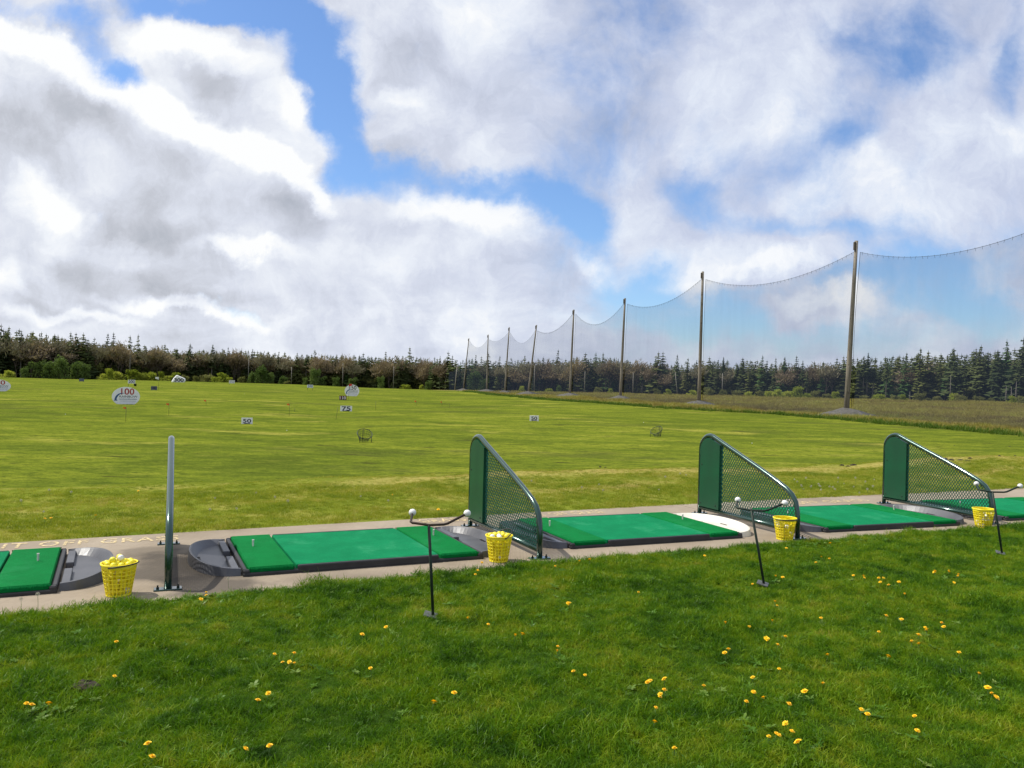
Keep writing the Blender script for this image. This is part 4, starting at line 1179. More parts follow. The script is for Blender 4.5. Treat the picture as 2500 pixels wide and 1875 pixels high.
def shrub_meshes(seed, h, r, mat_, n=900, lf=.24):
    g = random.Random(seed); t = Tri(); m = MB(); lobes = []
    for k in range(g.randint(6, 9)):
        a = g.random() * 6.28; q_ = g.uniform(.1, .72) * r
        lobes.append((math.cos(a) * q_, math.sin(a) * q_, g.uniform(.35, .82) * h, g.uniform(.28, .46) * r, g.uniform(.16, .30) * h))
        m.tube([(math.cos(a) * .1, math.sin(a) * .1, -.3), (math.cos(a) * q_ * .5, math.sin(a) * q_ * .5, lobes[-1][2] * .5), (lobes[-1][0], lobes[-1][1], lobes[-1][2] + .1)], [.05, .03, .012], 4)
    for _ in range(n):
        l = g.choice(lobes); d = Vector((g.gauss(0, 1), g.gauss(0, 1), g.gauss(0, 1))).normalized() * (g.random() ** .5 * 1.08)
        c = Vector((l[0] + d.x * l[3], l[1] + d.y * l[3], max(.08, l[2] + d.z * l[4])))
        a = Vector((g.gauss(0, 1), g.gauss(0, 1), g.gauss(0, .7) + .4)).normalized() * lf * g.uniform(.7, 1.7); b = a.orthogonal().normalized() * lf * g.uniform(.4, .8)
        b.rotate(Matrix.Rotation(g.random() * 6.28, 3, a.normalized()))
        t.tri(tuple(c - b), tuple(c + b), tuple(c + a))
    for _ in range(n // 4):    # low skirt so the base is leafy too
        a = g.random() * 6.28; q_ = r * g.uniform(.2, .9); c = Vector((math.cos(a) * q_, math.sin(a) * q_, g.uniform(.02, .4) * h))
        a = Vector((g.gauss(0, 1), g.gauss(0, 1), 1)).normalized() * lf * 1.4; b = Vector((g.gauss(0, 1), g.gauss(0, 1), 0)).normalized() * lf * .6
        t.tri(tuple(c - b), tuple(c + b), tuple(c + a))
    return m.build("stems", M_twig, mesh_only=True), t.mesh("crown", mat_)
def snag_mesh(seed, h):
    g = random.Random(seed); m = MB(); L = (g.uniform(-.06, .06) * h, 0)
    m.tube([(0, 0, -.4), (L[0] * .5, 0, h * .5), (L[0], 0, h)], [.12, .09, .03], 5)
    for _ in range(12):
        z = g.uniform(.35, .98) * h; a = g.random() * 6.28; l_ = g.uniform(.3, 1.0) * (1.2 - z / h)
        m.tube([(L[0] * z / h, 0, z), (L[0] * z / h + math.cos(a) * l_, math.sin(a) * l_, z + l_ * .2)], [.03, .01], 3)
    return m.build("dead_tree", M_bark2, mesh_only=True)
SPR = [("narrow pointed dark spruce", spruce_meshes(1, 10, 1.9, .12, .25)), ("broad dark spruce", spruce_meshes(2, 9.5, 2.8, .1, .3)), ("ragged thin spruce with a bare lower stem", spruce_meshes(3, 11, 2.1, .42, .5)),
       ("olive green spruce", spruce_meshes(4, 9, 2.5, .12, .35, M_spr2)), ("dense bushy spruce", spruce_meshes(5, 8, 2.7, .05, .2)), ("lopsided ragged spruce", spruce_meshes(6, 10.5, 2.5, .25, .6)),
       ("tall bare-stemmed spruce with a bushy head", spruce_meshes(8, 12, 2.4, .55, .4)), ("slender olive spruce", spruce_meshes(9, 10, 1.7, .2, .45, M_spr2))]
LAR = [("pale green larch with drooping boughs", spruce_meshes(11, 10, 2.0, .2, .5, M_lar)), ("pale green bushy larch", spruce_meshes(12, 9, 2.3, .15, .55, M_lar))]
BAR = [("bare brown budding tree", bare_meshes(21, 8.5, 2.6, M_bare)), ("bare brown spreading tree", bare_meshes(22, 8, 3.0, M_bare)), ("rosy brown budding maple", bare_meshes(23, 8.8, 2.6, M_bare2)), ("low rosy brown maple", bare_meshes(24, 7.5, 2.9, M_bare2))]
SHR = {"y": ("yellow green leafy shrub", [shrub_meshes(31, 3.2, 2.2, M_shr), shrub_meshes(32, 2.6, 2.6, M_shr)]), "g": ("mid green young tree", [shrub_meshes(33, 5.2, 2.2, M_shr2, 1200, .27), shrub_meshes(34, 4.2, 2.0, M_shr2, 1000, .27)]),
       "o": ("olive grey willow bush", [shrub_meshes(35, 3.0, 2.2, M_shr3), shrub_meshes(36, 2.4, 2.0, M_shr3)])}
SEG = [(-400, "left of the 100 oval"), (255, "above the 100 oval and white flag"), (420, "behind the white 300 boulder"), (560, "between the boulder and the 150 oval"), (800, "behind the 150 oval"), (940, "left of the low end net"),
       (1080, "behind the farthest net poles"), (1280, "between the leaning pole and the middle pole"), (1395, "behind the middle net span"), (1520, "left of the pole behind the second divider"), (1712, "behind the widest net span"),
       (1890, "left of the nearest net pole"), (2080, "right of the nearest net pole"), (2290, "at the far right")]
def seg(px):
    r = SEG[0][1]
    for p0, s in SEG:
        if px >= p0: r = s
    return r
TREES = []
def plant(name, kind, parts, px, off, sc, cat, grp, rz=None, sxy=1.0, lab=None, depth=None):
    Y = (tree_depth(px) if depth is None else depth) + off
    u = (px - 1250) / F; x = u * Y; z = Tz(x, Y) - .15
    t = thing(name, lab or (kind + " " + seg(px)), cat, (x, Y, z), rnd.uniform(0, 6.28) if rz is None else rz, grp)
    t.scale = (sc * sxy, sc * sxy, sc)
    for nm, me in zip(("trunk", "crown"), parts):
        if me.name.startswith("stems"): nm = "stems"
        link(nm, me, t)
    TREES.append(t)
    return t
# height of the skyline above the horizon (photo pixels), by position
SKY_PX = [-200, 0, 120, 250, 420, 600, 800, 1000, 1100, 1250, 1450, 1600, 1800, 1950, 2100, 2250, 2380, 2500, 2700]
SKY_H = [130, 122, 106, 90, 79, 75, 73, 78, 70, 71, 83, 76, 82, 82, 86, 98, 110, 126, 136]
CONIF = [(-400, .7), (0, .75), (90, .5), (330, .5), (450, .55), (700, .66), (900, .75), (1050, .55), (1200, .8), (1320, .4), (1420, .55), (1600, .7), (1850, .6), (2050, .95), (2700, 1.0)]
px = -160.0; n_spr = 0
while px < 2690:
    Y = tree_depth(px); step = 1.55 * F / Y
    px += step * rnd.uniform(.6, 1.4)
    H_ = np.interp(px, SKY_PX, SKY_H) * Y / F + 1.9          # metres from base to skyline
    pc = np.interp(px, [c[0] for c in CONIF], [c[1] for c in CONIF])
    if rnd.random() < pc:
        right = px > 2080
        k = rnd.choices(range(8), [3, 2, 2, 2.5, 2, 2, .6, 2] if not right else [1.5, 1, 3, 1, .5, 2, 5, 1])[0]
        kind, parts = SPR[k]
        hh = [10, 9.5, 11, 9, 8, 10.5, 12, 10][k]
        tall = rnd.uniform(.62, 1.06) if rnd.random() > .10 else rnd.uniform(1.06, 1.18)
        if rnd.random() < .10: kind, parts = rnd.choice(LAR); hh = 10
        larch = "larch" in kind
        plant("larch_tree" if larch else "spruce_tree", kind, parts, px, rnd.uniform(0, 9), H_ * tall / hh, "larch" if larch else "spruce", "larches at the forest edge" if larch else "spruces along the forest edge", sxy=rnd.uniform(.8, 1.2))
        n_spr += 1
    else:
        rosy = rnd.random() < (.55 if 150 < px < 1200 else .35)
        kind, parts = BAR[rnd.choice([2, 3] if rosy else [0, 1])]
        plant("bare_tree", kind, parts, px, rnd.uniform(-1, 7), H_ * rnd.uniform(.72, .95) / 8.2, "bare tree", "budding bare trees along the forest edge", sxy=rnd.uniform(.9, 1.25))
# landmark trees that stand out on the skyline
for (tx, top, k, wd) in [(8, 800, 1, 1.3), (138, 815, 5, 1.0), (300, 834, 0, .8), (188, 825, 2, .8), (541, 848, 0, .8), (556, 844, 0, .7), (680, 855, 0, .9), (1075, 866, 2, .6), (1091, 855, 1, 1.0), (1219, 866, 0, .9), (1434, 858, 1, 1.1), (1472, 858, 7, 1.0),
                         (1605, 855, 3, 1.1), (1652, 862, 0, .9), (1766, 868, 6, .5), (1915, 868, 6, .6), (1893, 870, 0, .9), (2096, 870, 0, 1.2), (2248, 845, 7, 1.0), (2335, 846, 1, 1.0), (2395, 838, 7, 1.0), (2443, 850, 1, .9), (2492, 819, 1, 1.1)]:
    kind, parts = SPR[k]; hh = [10, 9.5, 11, 9, 8, 10.5, 12, 10][k]; Y = tree_depth(tx) + 2
    u, v = uv(tx, top); zt = CAMZ - Y * v / F; x = u / F * Y
    s_ = (zt - Tz(x, Y)) / (hh + .3)
    plant("spruce_tree", kind, parts, 1250 + u, 2, s_, "spruce", "tall spruces standing above the treeline", sxy=wd, lab="tall " + kind.replace("tall bare-stemmed spruce with a bushy head", "bushy headed spruce").replace("ragged thin spruce with a bare lower stem", "ragged thin spruce") + " above the treeline " + seg(tx))
for tx, top in [(1455, 858), (1600, 862), (1490, 860), (1862, 865), (2010, 880), (2170, 870), (2210, 868)]:
    kind, parts = rnd.choice(LAR); Y = tree_depth(tx) + 3; u, v = uv(tx, top); zt = CAMZ - Y * v / F; x = u / F * Y
    plant("larch_tree", kind, parts, 1250 + u, 3, (zt - Tz(x, Y)) / 10.2, "larch", "larches at the forest edge")
# shrubs along the forest foot
SH = [(265, "y", 1.15), (283, "y", 1.0), (320, "y", .9), (335, "y", 1.0), (352, "y", .9), (372, "y", .85), (392, "y", .9), (410, "y", .8), (430, "y", .8), (250, "y", .8), (540, "y", 1.0), (528, "y", .9), (560, "y", .6), (18, "y", .8), (640, "g", 1.3), (658, "g", 1.15),
      (615, "g", .8), (690, "g", .8), (768, "g", 1.25), (785, "g", .9), (745, "g", .7), (860, "g", .7), (930, "g", .7), (990, "y", .7), (1030, "y", .7), (1045, "g", .8), (1160, "g", 1.2), (1180, "g", 1.0), (95, "g", 1.4), (120, "g", 1.3), (145, "g", 1.2), (185, "g", 1.4), (205, "g", 1.2), (60, "g", 1.0),
      (1275, "y", .7), (1340, "y", .6), (1365, "g", .7), (1460, "o", .8), (1490, "y", .7), (1605, "o", .8), (1630, "y", .7), (1690, "y", .8), (1730, "o", .8), (1765, "o", .9), (1800, "o", .7), (1830, "y", .6), (1855, "o", .7), (1878, "y", .8), (1900, "y", .8), (1925, "y", 1.0), (1950, "y", 1.1), (1972, "y", 1.05), (1990, "o", .9),
      (2020, "o", .9), (2040, "y", .7), (2150, "y", .8), (2185, "o", .9), (2205, "y", .8), (2245, "o", .9), (2290, "o", .9), (2330, "y", .9), (2345, "o", .9), (2390, "o", 1.0), (2420, "o", .8), (2470, "y", .8), (2500, "o", .9), (2110, "o", .7), (2270, "o", .7), (820, "g", .7), (700, "o", .7), (450, "o", .7), (480, "o", .7), (505, "o", .8), (590, "o", .7)]
for i, (sx, k, sc) in enumerate(SH):
    kind, ms = SHR[k]
    plant("leafy_shrub" if k != "g" else "young_tree", kind, ms[i % 2], sx, rnd.uniform(-11, -6) if sx < 1250 else rnd.uniform(-14, -6), sc * rnd.uniform(.8, 1.4) * (1.22 if k == 'y' and sx < 600 else 1.0) * tree_depth(sx) / 290, "shrub" if k != "g" else "young tree", {"y": "yellow green shrubs", "g": "mid green young trees", "o": "olive bushes"}[k] + " at the forest foot", sxy=rnd.uniform(.75, 1.25))
# dead stems and thin pale posts in front of the wood
for tx, b_, tp, kd in [(316, 938, 868, 0), (606, 934, 872, 0), (711, 937, 895, 0), (836, 944, 885, 0), (960, 949, 895, 0), (778, 941, 912, 0), (1304, 955, 890, 0), (1427, 958, 905, 0), (1545, 960, 908, 0), (1654, 961, 905, -1), (1763, 963, 908, 0), (2456, 965, 925, 1), (2470, 960, 920, 1), (2480, 958, 905, 1), (2222, 962, 940, 1), (2320, 965, 900, 1)]:
    Y = tree_depth(tx) - 4; u, v = uv(tx, b_); x = u / F * Y; z = Tz(x, Y); Hh = (b_ - tp) * Y / F
    if kd == 1:
        o = link("dead_tree", snag_mesh(tx, Hh)); o.location = (x, Y, z); tag(o, "bleached dead stem standing " + seg(tx), "dead tree", "bleached dead stems")
    else:
        m = MB(); m.tube([(0, 0, -.3), (kd * .12 * Hh, 0, Hh)], [.14, .11], 6); o = m.build("thin_pole", M_lp, loc=(x, Y, z)); tag(o, "thin grey pole before the trees " + seg(tx) + (", leaning" if kd else ""), "thin pole", "thin grey poles before the forest")
# the wood behind: one mass nobody could count
def mass():
    Vs = []; Fs = []; mi = []; nv = 0
    src = []
    for parts, w_, mk in [(SPR[0][1], 2, 0), (SPR[1][1], 2, 0), (SPR[3][1], 2, 1), (SPR[5][1], 2, 0), (BAR[0][1], 2, 2), (BAR[2][1], 2, 3)]:
        co = np.zeros(len(parts[1].vertices) * 3, np.float32); parts[1].vertices.foreach_get("co", co); co = co.reshape(-1, 3)
        src.append((co, np.arange(len(co), dtype=np.int32).reshape(-1, 3), mk, w_, float(co[:, 2].max())))
    for row, o_ in enumerate((8, 13, 19, 26)):
        p_ = -1100.0
        while p_ < 3500:
            Y = tree_depth(p_) + o_ + rnd.uniform(-2, 2); p_ += 2.1 * F / Y * rnd.uniform(.6, 1.4)
            right = p_ > 2060
            k = rnd.choices(range(6), [2, 2, 2, 2, 1.6, 1.4] if not right else [3, 3, 2, 3, .6, 0])[0]
            co, fc, mk, _, hm = src[k]
            H_ = (np.interp(p_, SKY_PX, SKY_H) * Y / F + 1.5) * rnd.uniform(*((.74, .95) if not right else (.86, 1.02))) * (1.02 if mk < 2 else .92)
            s_ = H_ / hm; a = rnd.uniform(0, 6.28); x = (p_ - 1250) / F * Y
            ca, sa = math.cos(a) * s_ * 1.25, math.sin(a) * s_ * 1.25
            W_ = np.stack([co[:, 0] * ca - co[:, 1] * sa + x, co[:, 0] * sa + co[:, 1] * ca + Y, co[:, 2] * s_ + Tz(x, Y)], -1)
            Vs.append(W_); Fs.append(fc + nv); mi.append(np.full(len(fc), mk)); nv += len(W_)
    for row, o_ in enumerate((6, 10, 15)):
        p_ = -1100.0
        sco = []
        for pr, mk in ((SHR["o"][1][0], 1), (SHR["g"][1][1], 4), (BAR[1][1], 2)):
            co = np.zeros(len(pr[1].vertices) * 3, np.float32); pr[1].vertices.foreach_get("co", co); co = co.reshape(-1, 3); sco.append((co, np.arange(len(co), dtype=np.int32).reshape(-1, 3), mk, float(co[:, 2].max())))
        while p_ < 3500:
            Y = tree_depth(p_) + o_ + rnd.uniform(-2, 2); p_ += 2.6 * F / Y * rnd.uniform(.6, 1.4)
            co, fc, mk, hm = rnd.choice(sco); s_ = (np.interp(p_, SKY_PX, SKY_H) * Y / F + 1.5) * rnd.uniform(.28, .5) / hm; a = rnd.uniform(0, 6.28); x = (p_ - 1250) / F * Y
            ca, sa = math.cos(a) * s_ * 1.1, math.sin(a) * s_ * 1.1
            W_ = np.stack([co[:, 0] * ca - co[:, 1] * sa + x, co[:, 0] * sa + co[:, 1] * ca + Y, co[:, 2] * s_ + Tz(x, Y) - .3], -1)
            Vs.append(W_); Fs.append(fc + nv); mi.append(np.full(len(fc), mk)); nv += len(W_)
    me = np_mesh("forest", np.concatenate(Vs), [np.concatenate(Fs)], [M_spr, M_spr2, M_bare, M_bare2, M_spr2], False, np.concatenate(mi))
    tag(link("forest", me), "dense dark spruce and maple wood filling in behind the edge trees", "forest", kind="stuff")
mass()
# ------------------------------------------------------------------ grass
def blade_clump(seed, n, R_, h, wd, lean=.5, segs=3):
    g = np.random.default_rng(seed); V_ = []; Q = []; Tt = []
    for _ in range(n):
        a = g.random() * 6.28; r = R_ * math.sqrt(g.random()); x0, y0 = r * math.cos(a), r * math.sin(a)
        b = g.random() * 6.28; hh = h * g.uniform(.45, 1.15); ln = lean * g.uniform(.1, 1.4) * hh; tw = g.random() * 6.28
        dx, dy = math.cos(b), math.sin(b); sx, sy = math.cos(tw), math.sin(tw); k = len(V_); ww = wd * g.uniform(.7, 1.3)
        for s in range(segs):
            f = s / segs; w_ = ww * (1 - .55 * f * f) * .5
            px_, py_, pz = x0 + dx * ln * f ** 1.8, y0 + dy * ln * f ** 1.8, hh * (f - .22 * f * f * min(1.5, ln / hh)) - .004
            V_ += [(px_ - sx * w_, py_ - sy * w_, pz), (px_ + sx * w_, py_ + sy * w_, pz)]
        V_.append((x0 + dx * ln, y0 + dy * ln, hh * (1 - .22 * min(1.5, ln / hh)) - .004))
        for s in range(segs - 1): Q.append((k + 2 * s, k + 2 * s + 1, k + 2 * s + 3, k + 2 * s + 2))
        Tt.append((k + 2 * segs - 2, k + 2 * segs - 1, k + 2 * segs))
    return np.array(V_, np.float32), [np.array(Q, np.int32), np.array(Tt, np.int32)]
def src_obj(name, me):
    return bpy.data.objects.new(name, me)          # source shape, instanced only through the stuff object below
def scatter(name, pts, rz, sc, srcs, label, cat, tilt=None, nrm=None):
    me = bpy.data.meshes.new(name); P = np.asarray(pts, np.float32)
    me.vertices.add(len(P)); me.vertices.foreach_set("co", P.ravel()); me.update()
    a = me.attributes.new("rot", 'FLOAT_VECTOR', 'POINT')
    rv = np.zeros((len(P), 3), np.float32); rv[:, 2] = rz
    if tilt is not None: rv[:, :2] = tilt
    a.data.foreach_set("vector", rv.ravel())
    a = me.attributes.new("scl", 'FLOAT', 'POINT'); a.data.foreach_set("value", np.asarray(sc, np.float32))
    a = me.attributes.new("pick", 'INT', 'POINT'); a.data.foreach_set("value", rng.integers(0, len(srcs), len(P)).astype(np.int32))
    o = link(name, me)
    ng = bpy.data.node_groups.new(name, 'GeometryNodeTree')
    ng.interface.new_socket("Geometry", in_out='INPUT', socket_type='NodeSocketGeometry'); ng.interface.new_socket("Geometry", in_out='OUTPUT', socket_type='NodeSocketGeometry')
    gi = ng.nodes.new("NodeGroupInput"); go = ng.nodes.new("NodeGroupOutput")
    jn = ng.nodes.new("GeometryNodeJoinGeometry"); iop = ng.nodes.new("GeometryNodeInstanceOnPoints")
    for s in reversed(srcs):
        oi = ng.nodes.new("GeometryNodeObjectInfo"); oi.inputs[0].default_value = s; oi.inputs[1].default_value = True
        ng.links.new(oi.outputs["Geometry"], jn.inputs[0])
    def na(nm, dt):
        nd = ng.nodes.new("GeometryNodeInputNamedAttribute"); nd.data_type = dt; nd.inputs[0].default_value = nm; return nd.outputs[0]
    ng.links.new(gi.outputs[0], iop.inputs["Points"]); ng.links.new(jn.outputs[0], iop.inputs["Instance"])
    iop.inputs["Pick Instance"].default_value = True
    ng.links.new(na("pick", 'INT'), iop.inputs["Instance Index"])
    e2r = ng.nodes.new("FunctionNodeEulerToRotation"); ng.links.new(na("rot", 'FLOAT_VECTOR'), e2r.inputs[0]); ng.links.new(e2r.outputs[0], iop.inputs["Rotation"])
    ng.links.new(na("scl", 'FLOAT'), iop.inputs["Scale"])
    ng.links.new(iop.outputs[0], go.inputs[0])
    md = o.modifiers.new("scatter", 'NODES'); md.node_group = ng
    return tag(o, label, cat, kind="stuff")
def noise2(x, y, s, seed=0):
    g = np.random.default_rng(seed); r = np.zeros_like(x)
    for k in range(6):
        a = g.random() * 6.28; f = s * (1.0 + .45 * k); r += np.sin((x * math.cos(a) + y * math.sin(a)) * f + g.random() * 6.28) / (1 + .35 * k)
    return r / 3.0
def grass_mat(name, stops, scale, trans, rand):
    m, nt, out = new_mat(name)
    pos = nt.new("ShaderNodeNewGeometry").outputs["Position"]; oi = nt.new("ShaderNodeObjectInfo").outputs["Random"]
    n1 = nt.noise(pos, scale, 4, .6); n2 = nt.noise(pos, scale * 6, 3, .6)
    f = nt.math('ADD', nt.math('MULTIPLY', nt.mapr(n1, .3, .7), .55 * (1 - rand)), nt.math('ADD', nt.math('MULTIPLY', nt.mapr(n2, .3, .7), .45 * (1 - rand)), nt.math('MULTIPLY', oi, rand)))
    col = nt.ramp(f, stops)
    d = nt.new("ShaderNodeBsdfPrincipled"); nt.link(col, d.inputs["Base Color"]); d.inputs["Roughness"].default_value = .40; d.inputs["Specular IOR Level"].default_value = .13
    t = nt.new("ShaderNodeBsdfTranslucent"); nt.link(nt.mix(.6, col, (1.0, 1.0, .2), 'MULTIPLY'), t.inputs["Color"])
    mx_ = nt.new("ShaderNodeMixShader"); mx_.inputs[0].default_value = trans
    nt.link(d.outputs[0], mx_.inputs[1]); nt.link(t.outputs[0], mx_.inputs[2]); nt.link(mx_.outputs[0], out.inputs[0])
    return m
M_lawn = grass_mat("lawn_grass", [(.14, (.022, .070, .004)), (.32, (.062, .160, .005)), (.50, (.122, .236, .007)), (.68, (.195, .288, .010)), (.84, (.28, .315, .02)), (.97, (.38, .34, .07))], 1.3, .40, .30)
M_bank = grass_mat("bank_grass", [(.10, (.14, .20, .014)), (.4, (.235, .290, .023)), (.65, (.335, .35, .04)), (.9, (.50, .43, .13))], .9, .4, .3)
M_heath = grass_mat("heath_grass", [(.10, (.14, .100, .045)), (.4, (.24, .200, .060)), (.65, (.31, .28, .065)), (.9, (.29, .33, .06))], .05, .3, .3)
M_rank = grass_mat("rank_green_grass", [(.10, (.05, .10, .012)), (.5, (.085, .15, .018)), (.9, (.13, .19, .03))], .3, .35, .4)
lawn_src = [src_obj("grass_clump", np_mesh("grass_clump", *blade_clump(40 + i, 44, .068, [.030, .038, .026, .046, .032, .037][i], [.0025, .0028, .0021, .0029, .0024, .0026][i], [1.2, .9, 1.5, 1.0, 1.7, .8][i]), M_lawn)) for i in range(6)]
# the near lawn
N = 92000
Yr = np.sqrt(rng.uniform(2.3 ** 2, 9.8 ** 2, N)); Xr = rng.uniform(-.72, .72, N) * (Yr + .6)
yn = y_near(Xr)
edge = yn + .035 * np.sin(Xr * 9) + .03 * np.sin(Xr * 23 + 1)
keep = (Yr < edge) & (rng.random(N) < np.clip(1.25 - .045 * Yr, .5, 1))
Xr, Yr = Xr[keep], Yr[keep]
hv = .92 + .34 * noise2(Xr, Yr, 3.2, 3) + .40 * noise2(Xr, Yr, 11, 5) + .34 * noise2(Xr, Yr, 31, 6)
hv += .35 * np.exp(-((y_near(Xr) - Yr - .10) / .14) ** 2) * (.6 + .8 * noise2(Xr, Yr, 6, 77))         # taller, untrimmed along the slab
hv = np.clip(hv, .4, 1.9)
ta = noise2(Xr, Yr, 8.4, 9) * .65; tb = noise2(Xr, Yr, 9.1, 12) * .65
scatter("lawn_grass", np.stack([Xr, Yr, T(Xr, Yr)], -1), rng.uniform(0, 6.28, len(Xr)), hv, lawn_src, "lush dark green lawn in the foreground, longer along the concrete", "grass", tilt=np.stack([ta, tb], -1))
# the rougher bank beyond the strip
bank_src = [src_obj("bank_clump", np_mesh("bank_clump", *blade_clump(60 + i, 30, .085, .042, .0042, .9, 2), M_bank)) for i in range(4)]
M_dry = grass_mat("dry_straw_grass", [(.10, (.27, .25, .05)), (.5, (.46, .38, .11)), (.9, (.60, .50, .20))], 2.0, .35, .4)
dry_src = [src_obj("dry_clump", np_mesh("dry_clump", *blade_clump(65 + i, 30, .085, .036, .0042, 1.1, 2), M_dry)) for i in range(3)]
N = 46000
Xb = rng.uniform(-9, 13.5, N); qb = rng.uniform(.02, 5.6, N); Yb = y_far(Xb) + qb
keep = (np.abs(Xb) < .72 * Yb + .5) & (rng.random(N) < np.where(qb < 3.4, 1.0, np.clip(1 - (qb - 3.4) / 2.2, 0, 1)))
Xb, Yb, qb = Xb[keep], Yb[keep], qb[keep]
hb = np.clip(.75 + .35 * noise2(Xb, Yb, 2.5, 21), .35, 1.3) * np.where(qb > 3.2, .7, 1.0) + .3 * np.exp(-(qb / .12) ** 2)
jb = np.sin(Xb * .9 + 1) * .35 + np.sin(Xb * 2.3) * .2
db = np.exp(-((qb - 3.75 - .25 * jb) / .50) ** 2) * sstep(-4.5, -1, Xb + jb)
db = np.maximum(db, .8 * np.exp(-((qb - 1.9 + .3 * np.sin(Xb * 1.7)) / .22) ** 2) * sstep(.2, .9, np.sin(Xb * .8 + .6)))
dry = rng.random(len(Xb)) < db * .92
for sel, srcs, nm, lb_ in ((~dry, bank_src, "bank_grass", "rough yellow green turf on the bank behind the strip"), (dry, dry_src, "dry_bank_grass", "straw coloured dry turf along the crown of the bank")):
    scatter(nm, np.stack([Xb[sel], Yb[sel], T(Xb[sel], Yb[sel])], -1), rng.uniform(0, 6.28, sel.sum()), hb[sel] * (1 if nm[0] == "b" else .75), srcs, lb_, "grass", tilt=rng.normal(0, .15, (sel.sum(), 2)))
# rank green fringe along the edge of the mown field, heath beyond it
rank_src = [src_obj("rank_tuft", np_mesh("rank_tuft", *blade_clump(70 + i, 26, .35, .42, .03, .6, 2), M_rank)) for i in range(3)]
pts = []
for yb in np.arange(22, 260, .22):
    wdt = .5 + .004 * yb + .5 * max(0, math.sin(yb * .21)) * (yb < 110)
    for k in range(2):
        pts.append((float(x_bound(yb)) + rnd.gauss(.1, wdt * .55), yb + rnd.uniform(-.2, .2)))
P = np.array(pts); P = np.column_stack([P, T(P[:, 0], P[:, 1])])
scatter("rank_grass", P, rng.uniform(0, 6.28, len(P)), rng.uniform(.5, 1.25, len(P)), rank_src, "dark green uncut grass fringe between mown field and heath", "grass")
heath_src = [src_obj("heath_tuft", np_mesh("heath_tuft", *blade_clump(80 + i, 34, .75, .5, .035, .8, 2), M_heath)) for i in range(4)]
N = 26000
Yh = np.exp(rng.uniform(math.log(24), math.log(290), N)); uh = rng.uniform(-.12, .72, N); Xh = uh * Yh
keep = (Xh > x_bound(Yh) + .5) & (Yh < tree_depth(1250 + F * uh) - 1)
Xh, Yh = Xh[keep], Yh[keep]
scatter("heath_grass", np.stack([Xh, Yh, T(Xh, Yh)], -1), rng.uniform(0, 6.28, len(Xh)), np.clip(.8 + .5 * noise2(Xh, Yh, .3, 31), .35, 1.6) * np.clip(.5 + Yh / 160, .5, 1.3), heath_src, "brown and ochre heath grass between the nets and the forest", "heath grass")

# ------------------------------------------------------------------ dandelions, seed heads, broad-leaved weeds
M_pet = pmat("dandelion_yellow", (.95, .66, .006), (.92, .54, .004), 90, .6)
M_stem = pmat("weed_green", (.06, .13, .02), (.09, .16, .03), 30, .6)
M_fluff = pmat("seed_fluff", (.62, .60, .50), (.40, .37, .28), 60, .9)
def dandelion_mesh(seed, r=.019, h=.055, flat=.5):
    g = random.Random(seed); m = MB()
    lx, ly = g.uniform(-.012, .012), g.uniform(-.012, .012)
    m.tube([(0, 0, -.005), (lx, ly, h)], .0018, 5, 1)
    c = Vector((lx, ly, h)); tl = Matrix.Rotation(g.uniform(-.5, .5), 3, 'X') @ Matrix.Rotation(g.uniform(-.5, .5), 3, 'Y')
    for ring, (n, rr, zz) in enumerate(((17, 1.0, .004), (13, .72, .008), (9, .42, .011))):
        for k in range(n):
            a = 6.28 * k / n + g.random() * .3; L = r * rr * g.uniform(.8, 1.1); w_ = .0034
            d = Vector((math.cos(a), math.sin(a), 0)); s_ = Vector((-d.y, d.x, 0))
            p = [d * .002 - s_ * w_ * .6, d * .002 + s_ * w_ * .6, d * L + s_ * w_ + Vector((0, 0, zz * flat)), d * L - s_ * w_ + Vector((0, 0, zz * flat))]
            m.add([c + tl @ (q_ + Vector((0, 0, zz * .5))) for q_ in p], [(0, 1, 2, 3)])
    m.lathe([(0, -.006), (.005, -.003), (.006, .003), (0, .006)], 8, 0, Matrix.Translation(c))
    return m.build("dandelion", [M_pet, M_stem], mesh_only=True)
def clock_mesh(seed, h=.10, r=.017):
    g = random.Random(seed); m = MB(); lx, ly = g.uniform(-.02, .02), g.uniform(-.02, .02)
    m.tube([(0, 0, -.005), (lx * .4, ly * .4, h * .5), (lx, ly, h)], .0016, 5, 1); c = Vector((lx, ly, h))
    m.lathe([(0, -.004), (.0045, 0), (0, .004)], 7, 1, Matrix.Translation(c))
    for _ in range(90):
        d = Vector((g.gauss(0, 1), g.gauss(0, 1), g.gauss(0, 1) + .2)).normalized(); s_ = d.orthogonal().normalized()
        m.add([c + d * .003 - s_ * .0004, c + d * .003 + s_ * .0004, c + d * r], [(0, 1, 2)])
        t_ = d.cross(s_)
        for q_ in (s_, t_): m.add([c + d * r * .92 - q_ * .005, c + d * r * .92 + q_ * .005, c + d * r * 1.05], [(0, 1, 2)])
    return m.build("dandelion_clock", [M_fluff, M_stem], mesh_only=True)
DM = [dandelion_mesh(i, [.0165, .015, .018, .014, .016][i], [.058, .066, .06, .054, .07][i]) for i in range(5)]
CM = [clock_mesh(i, [.09, .12, .075][i]) for i in range(3)]
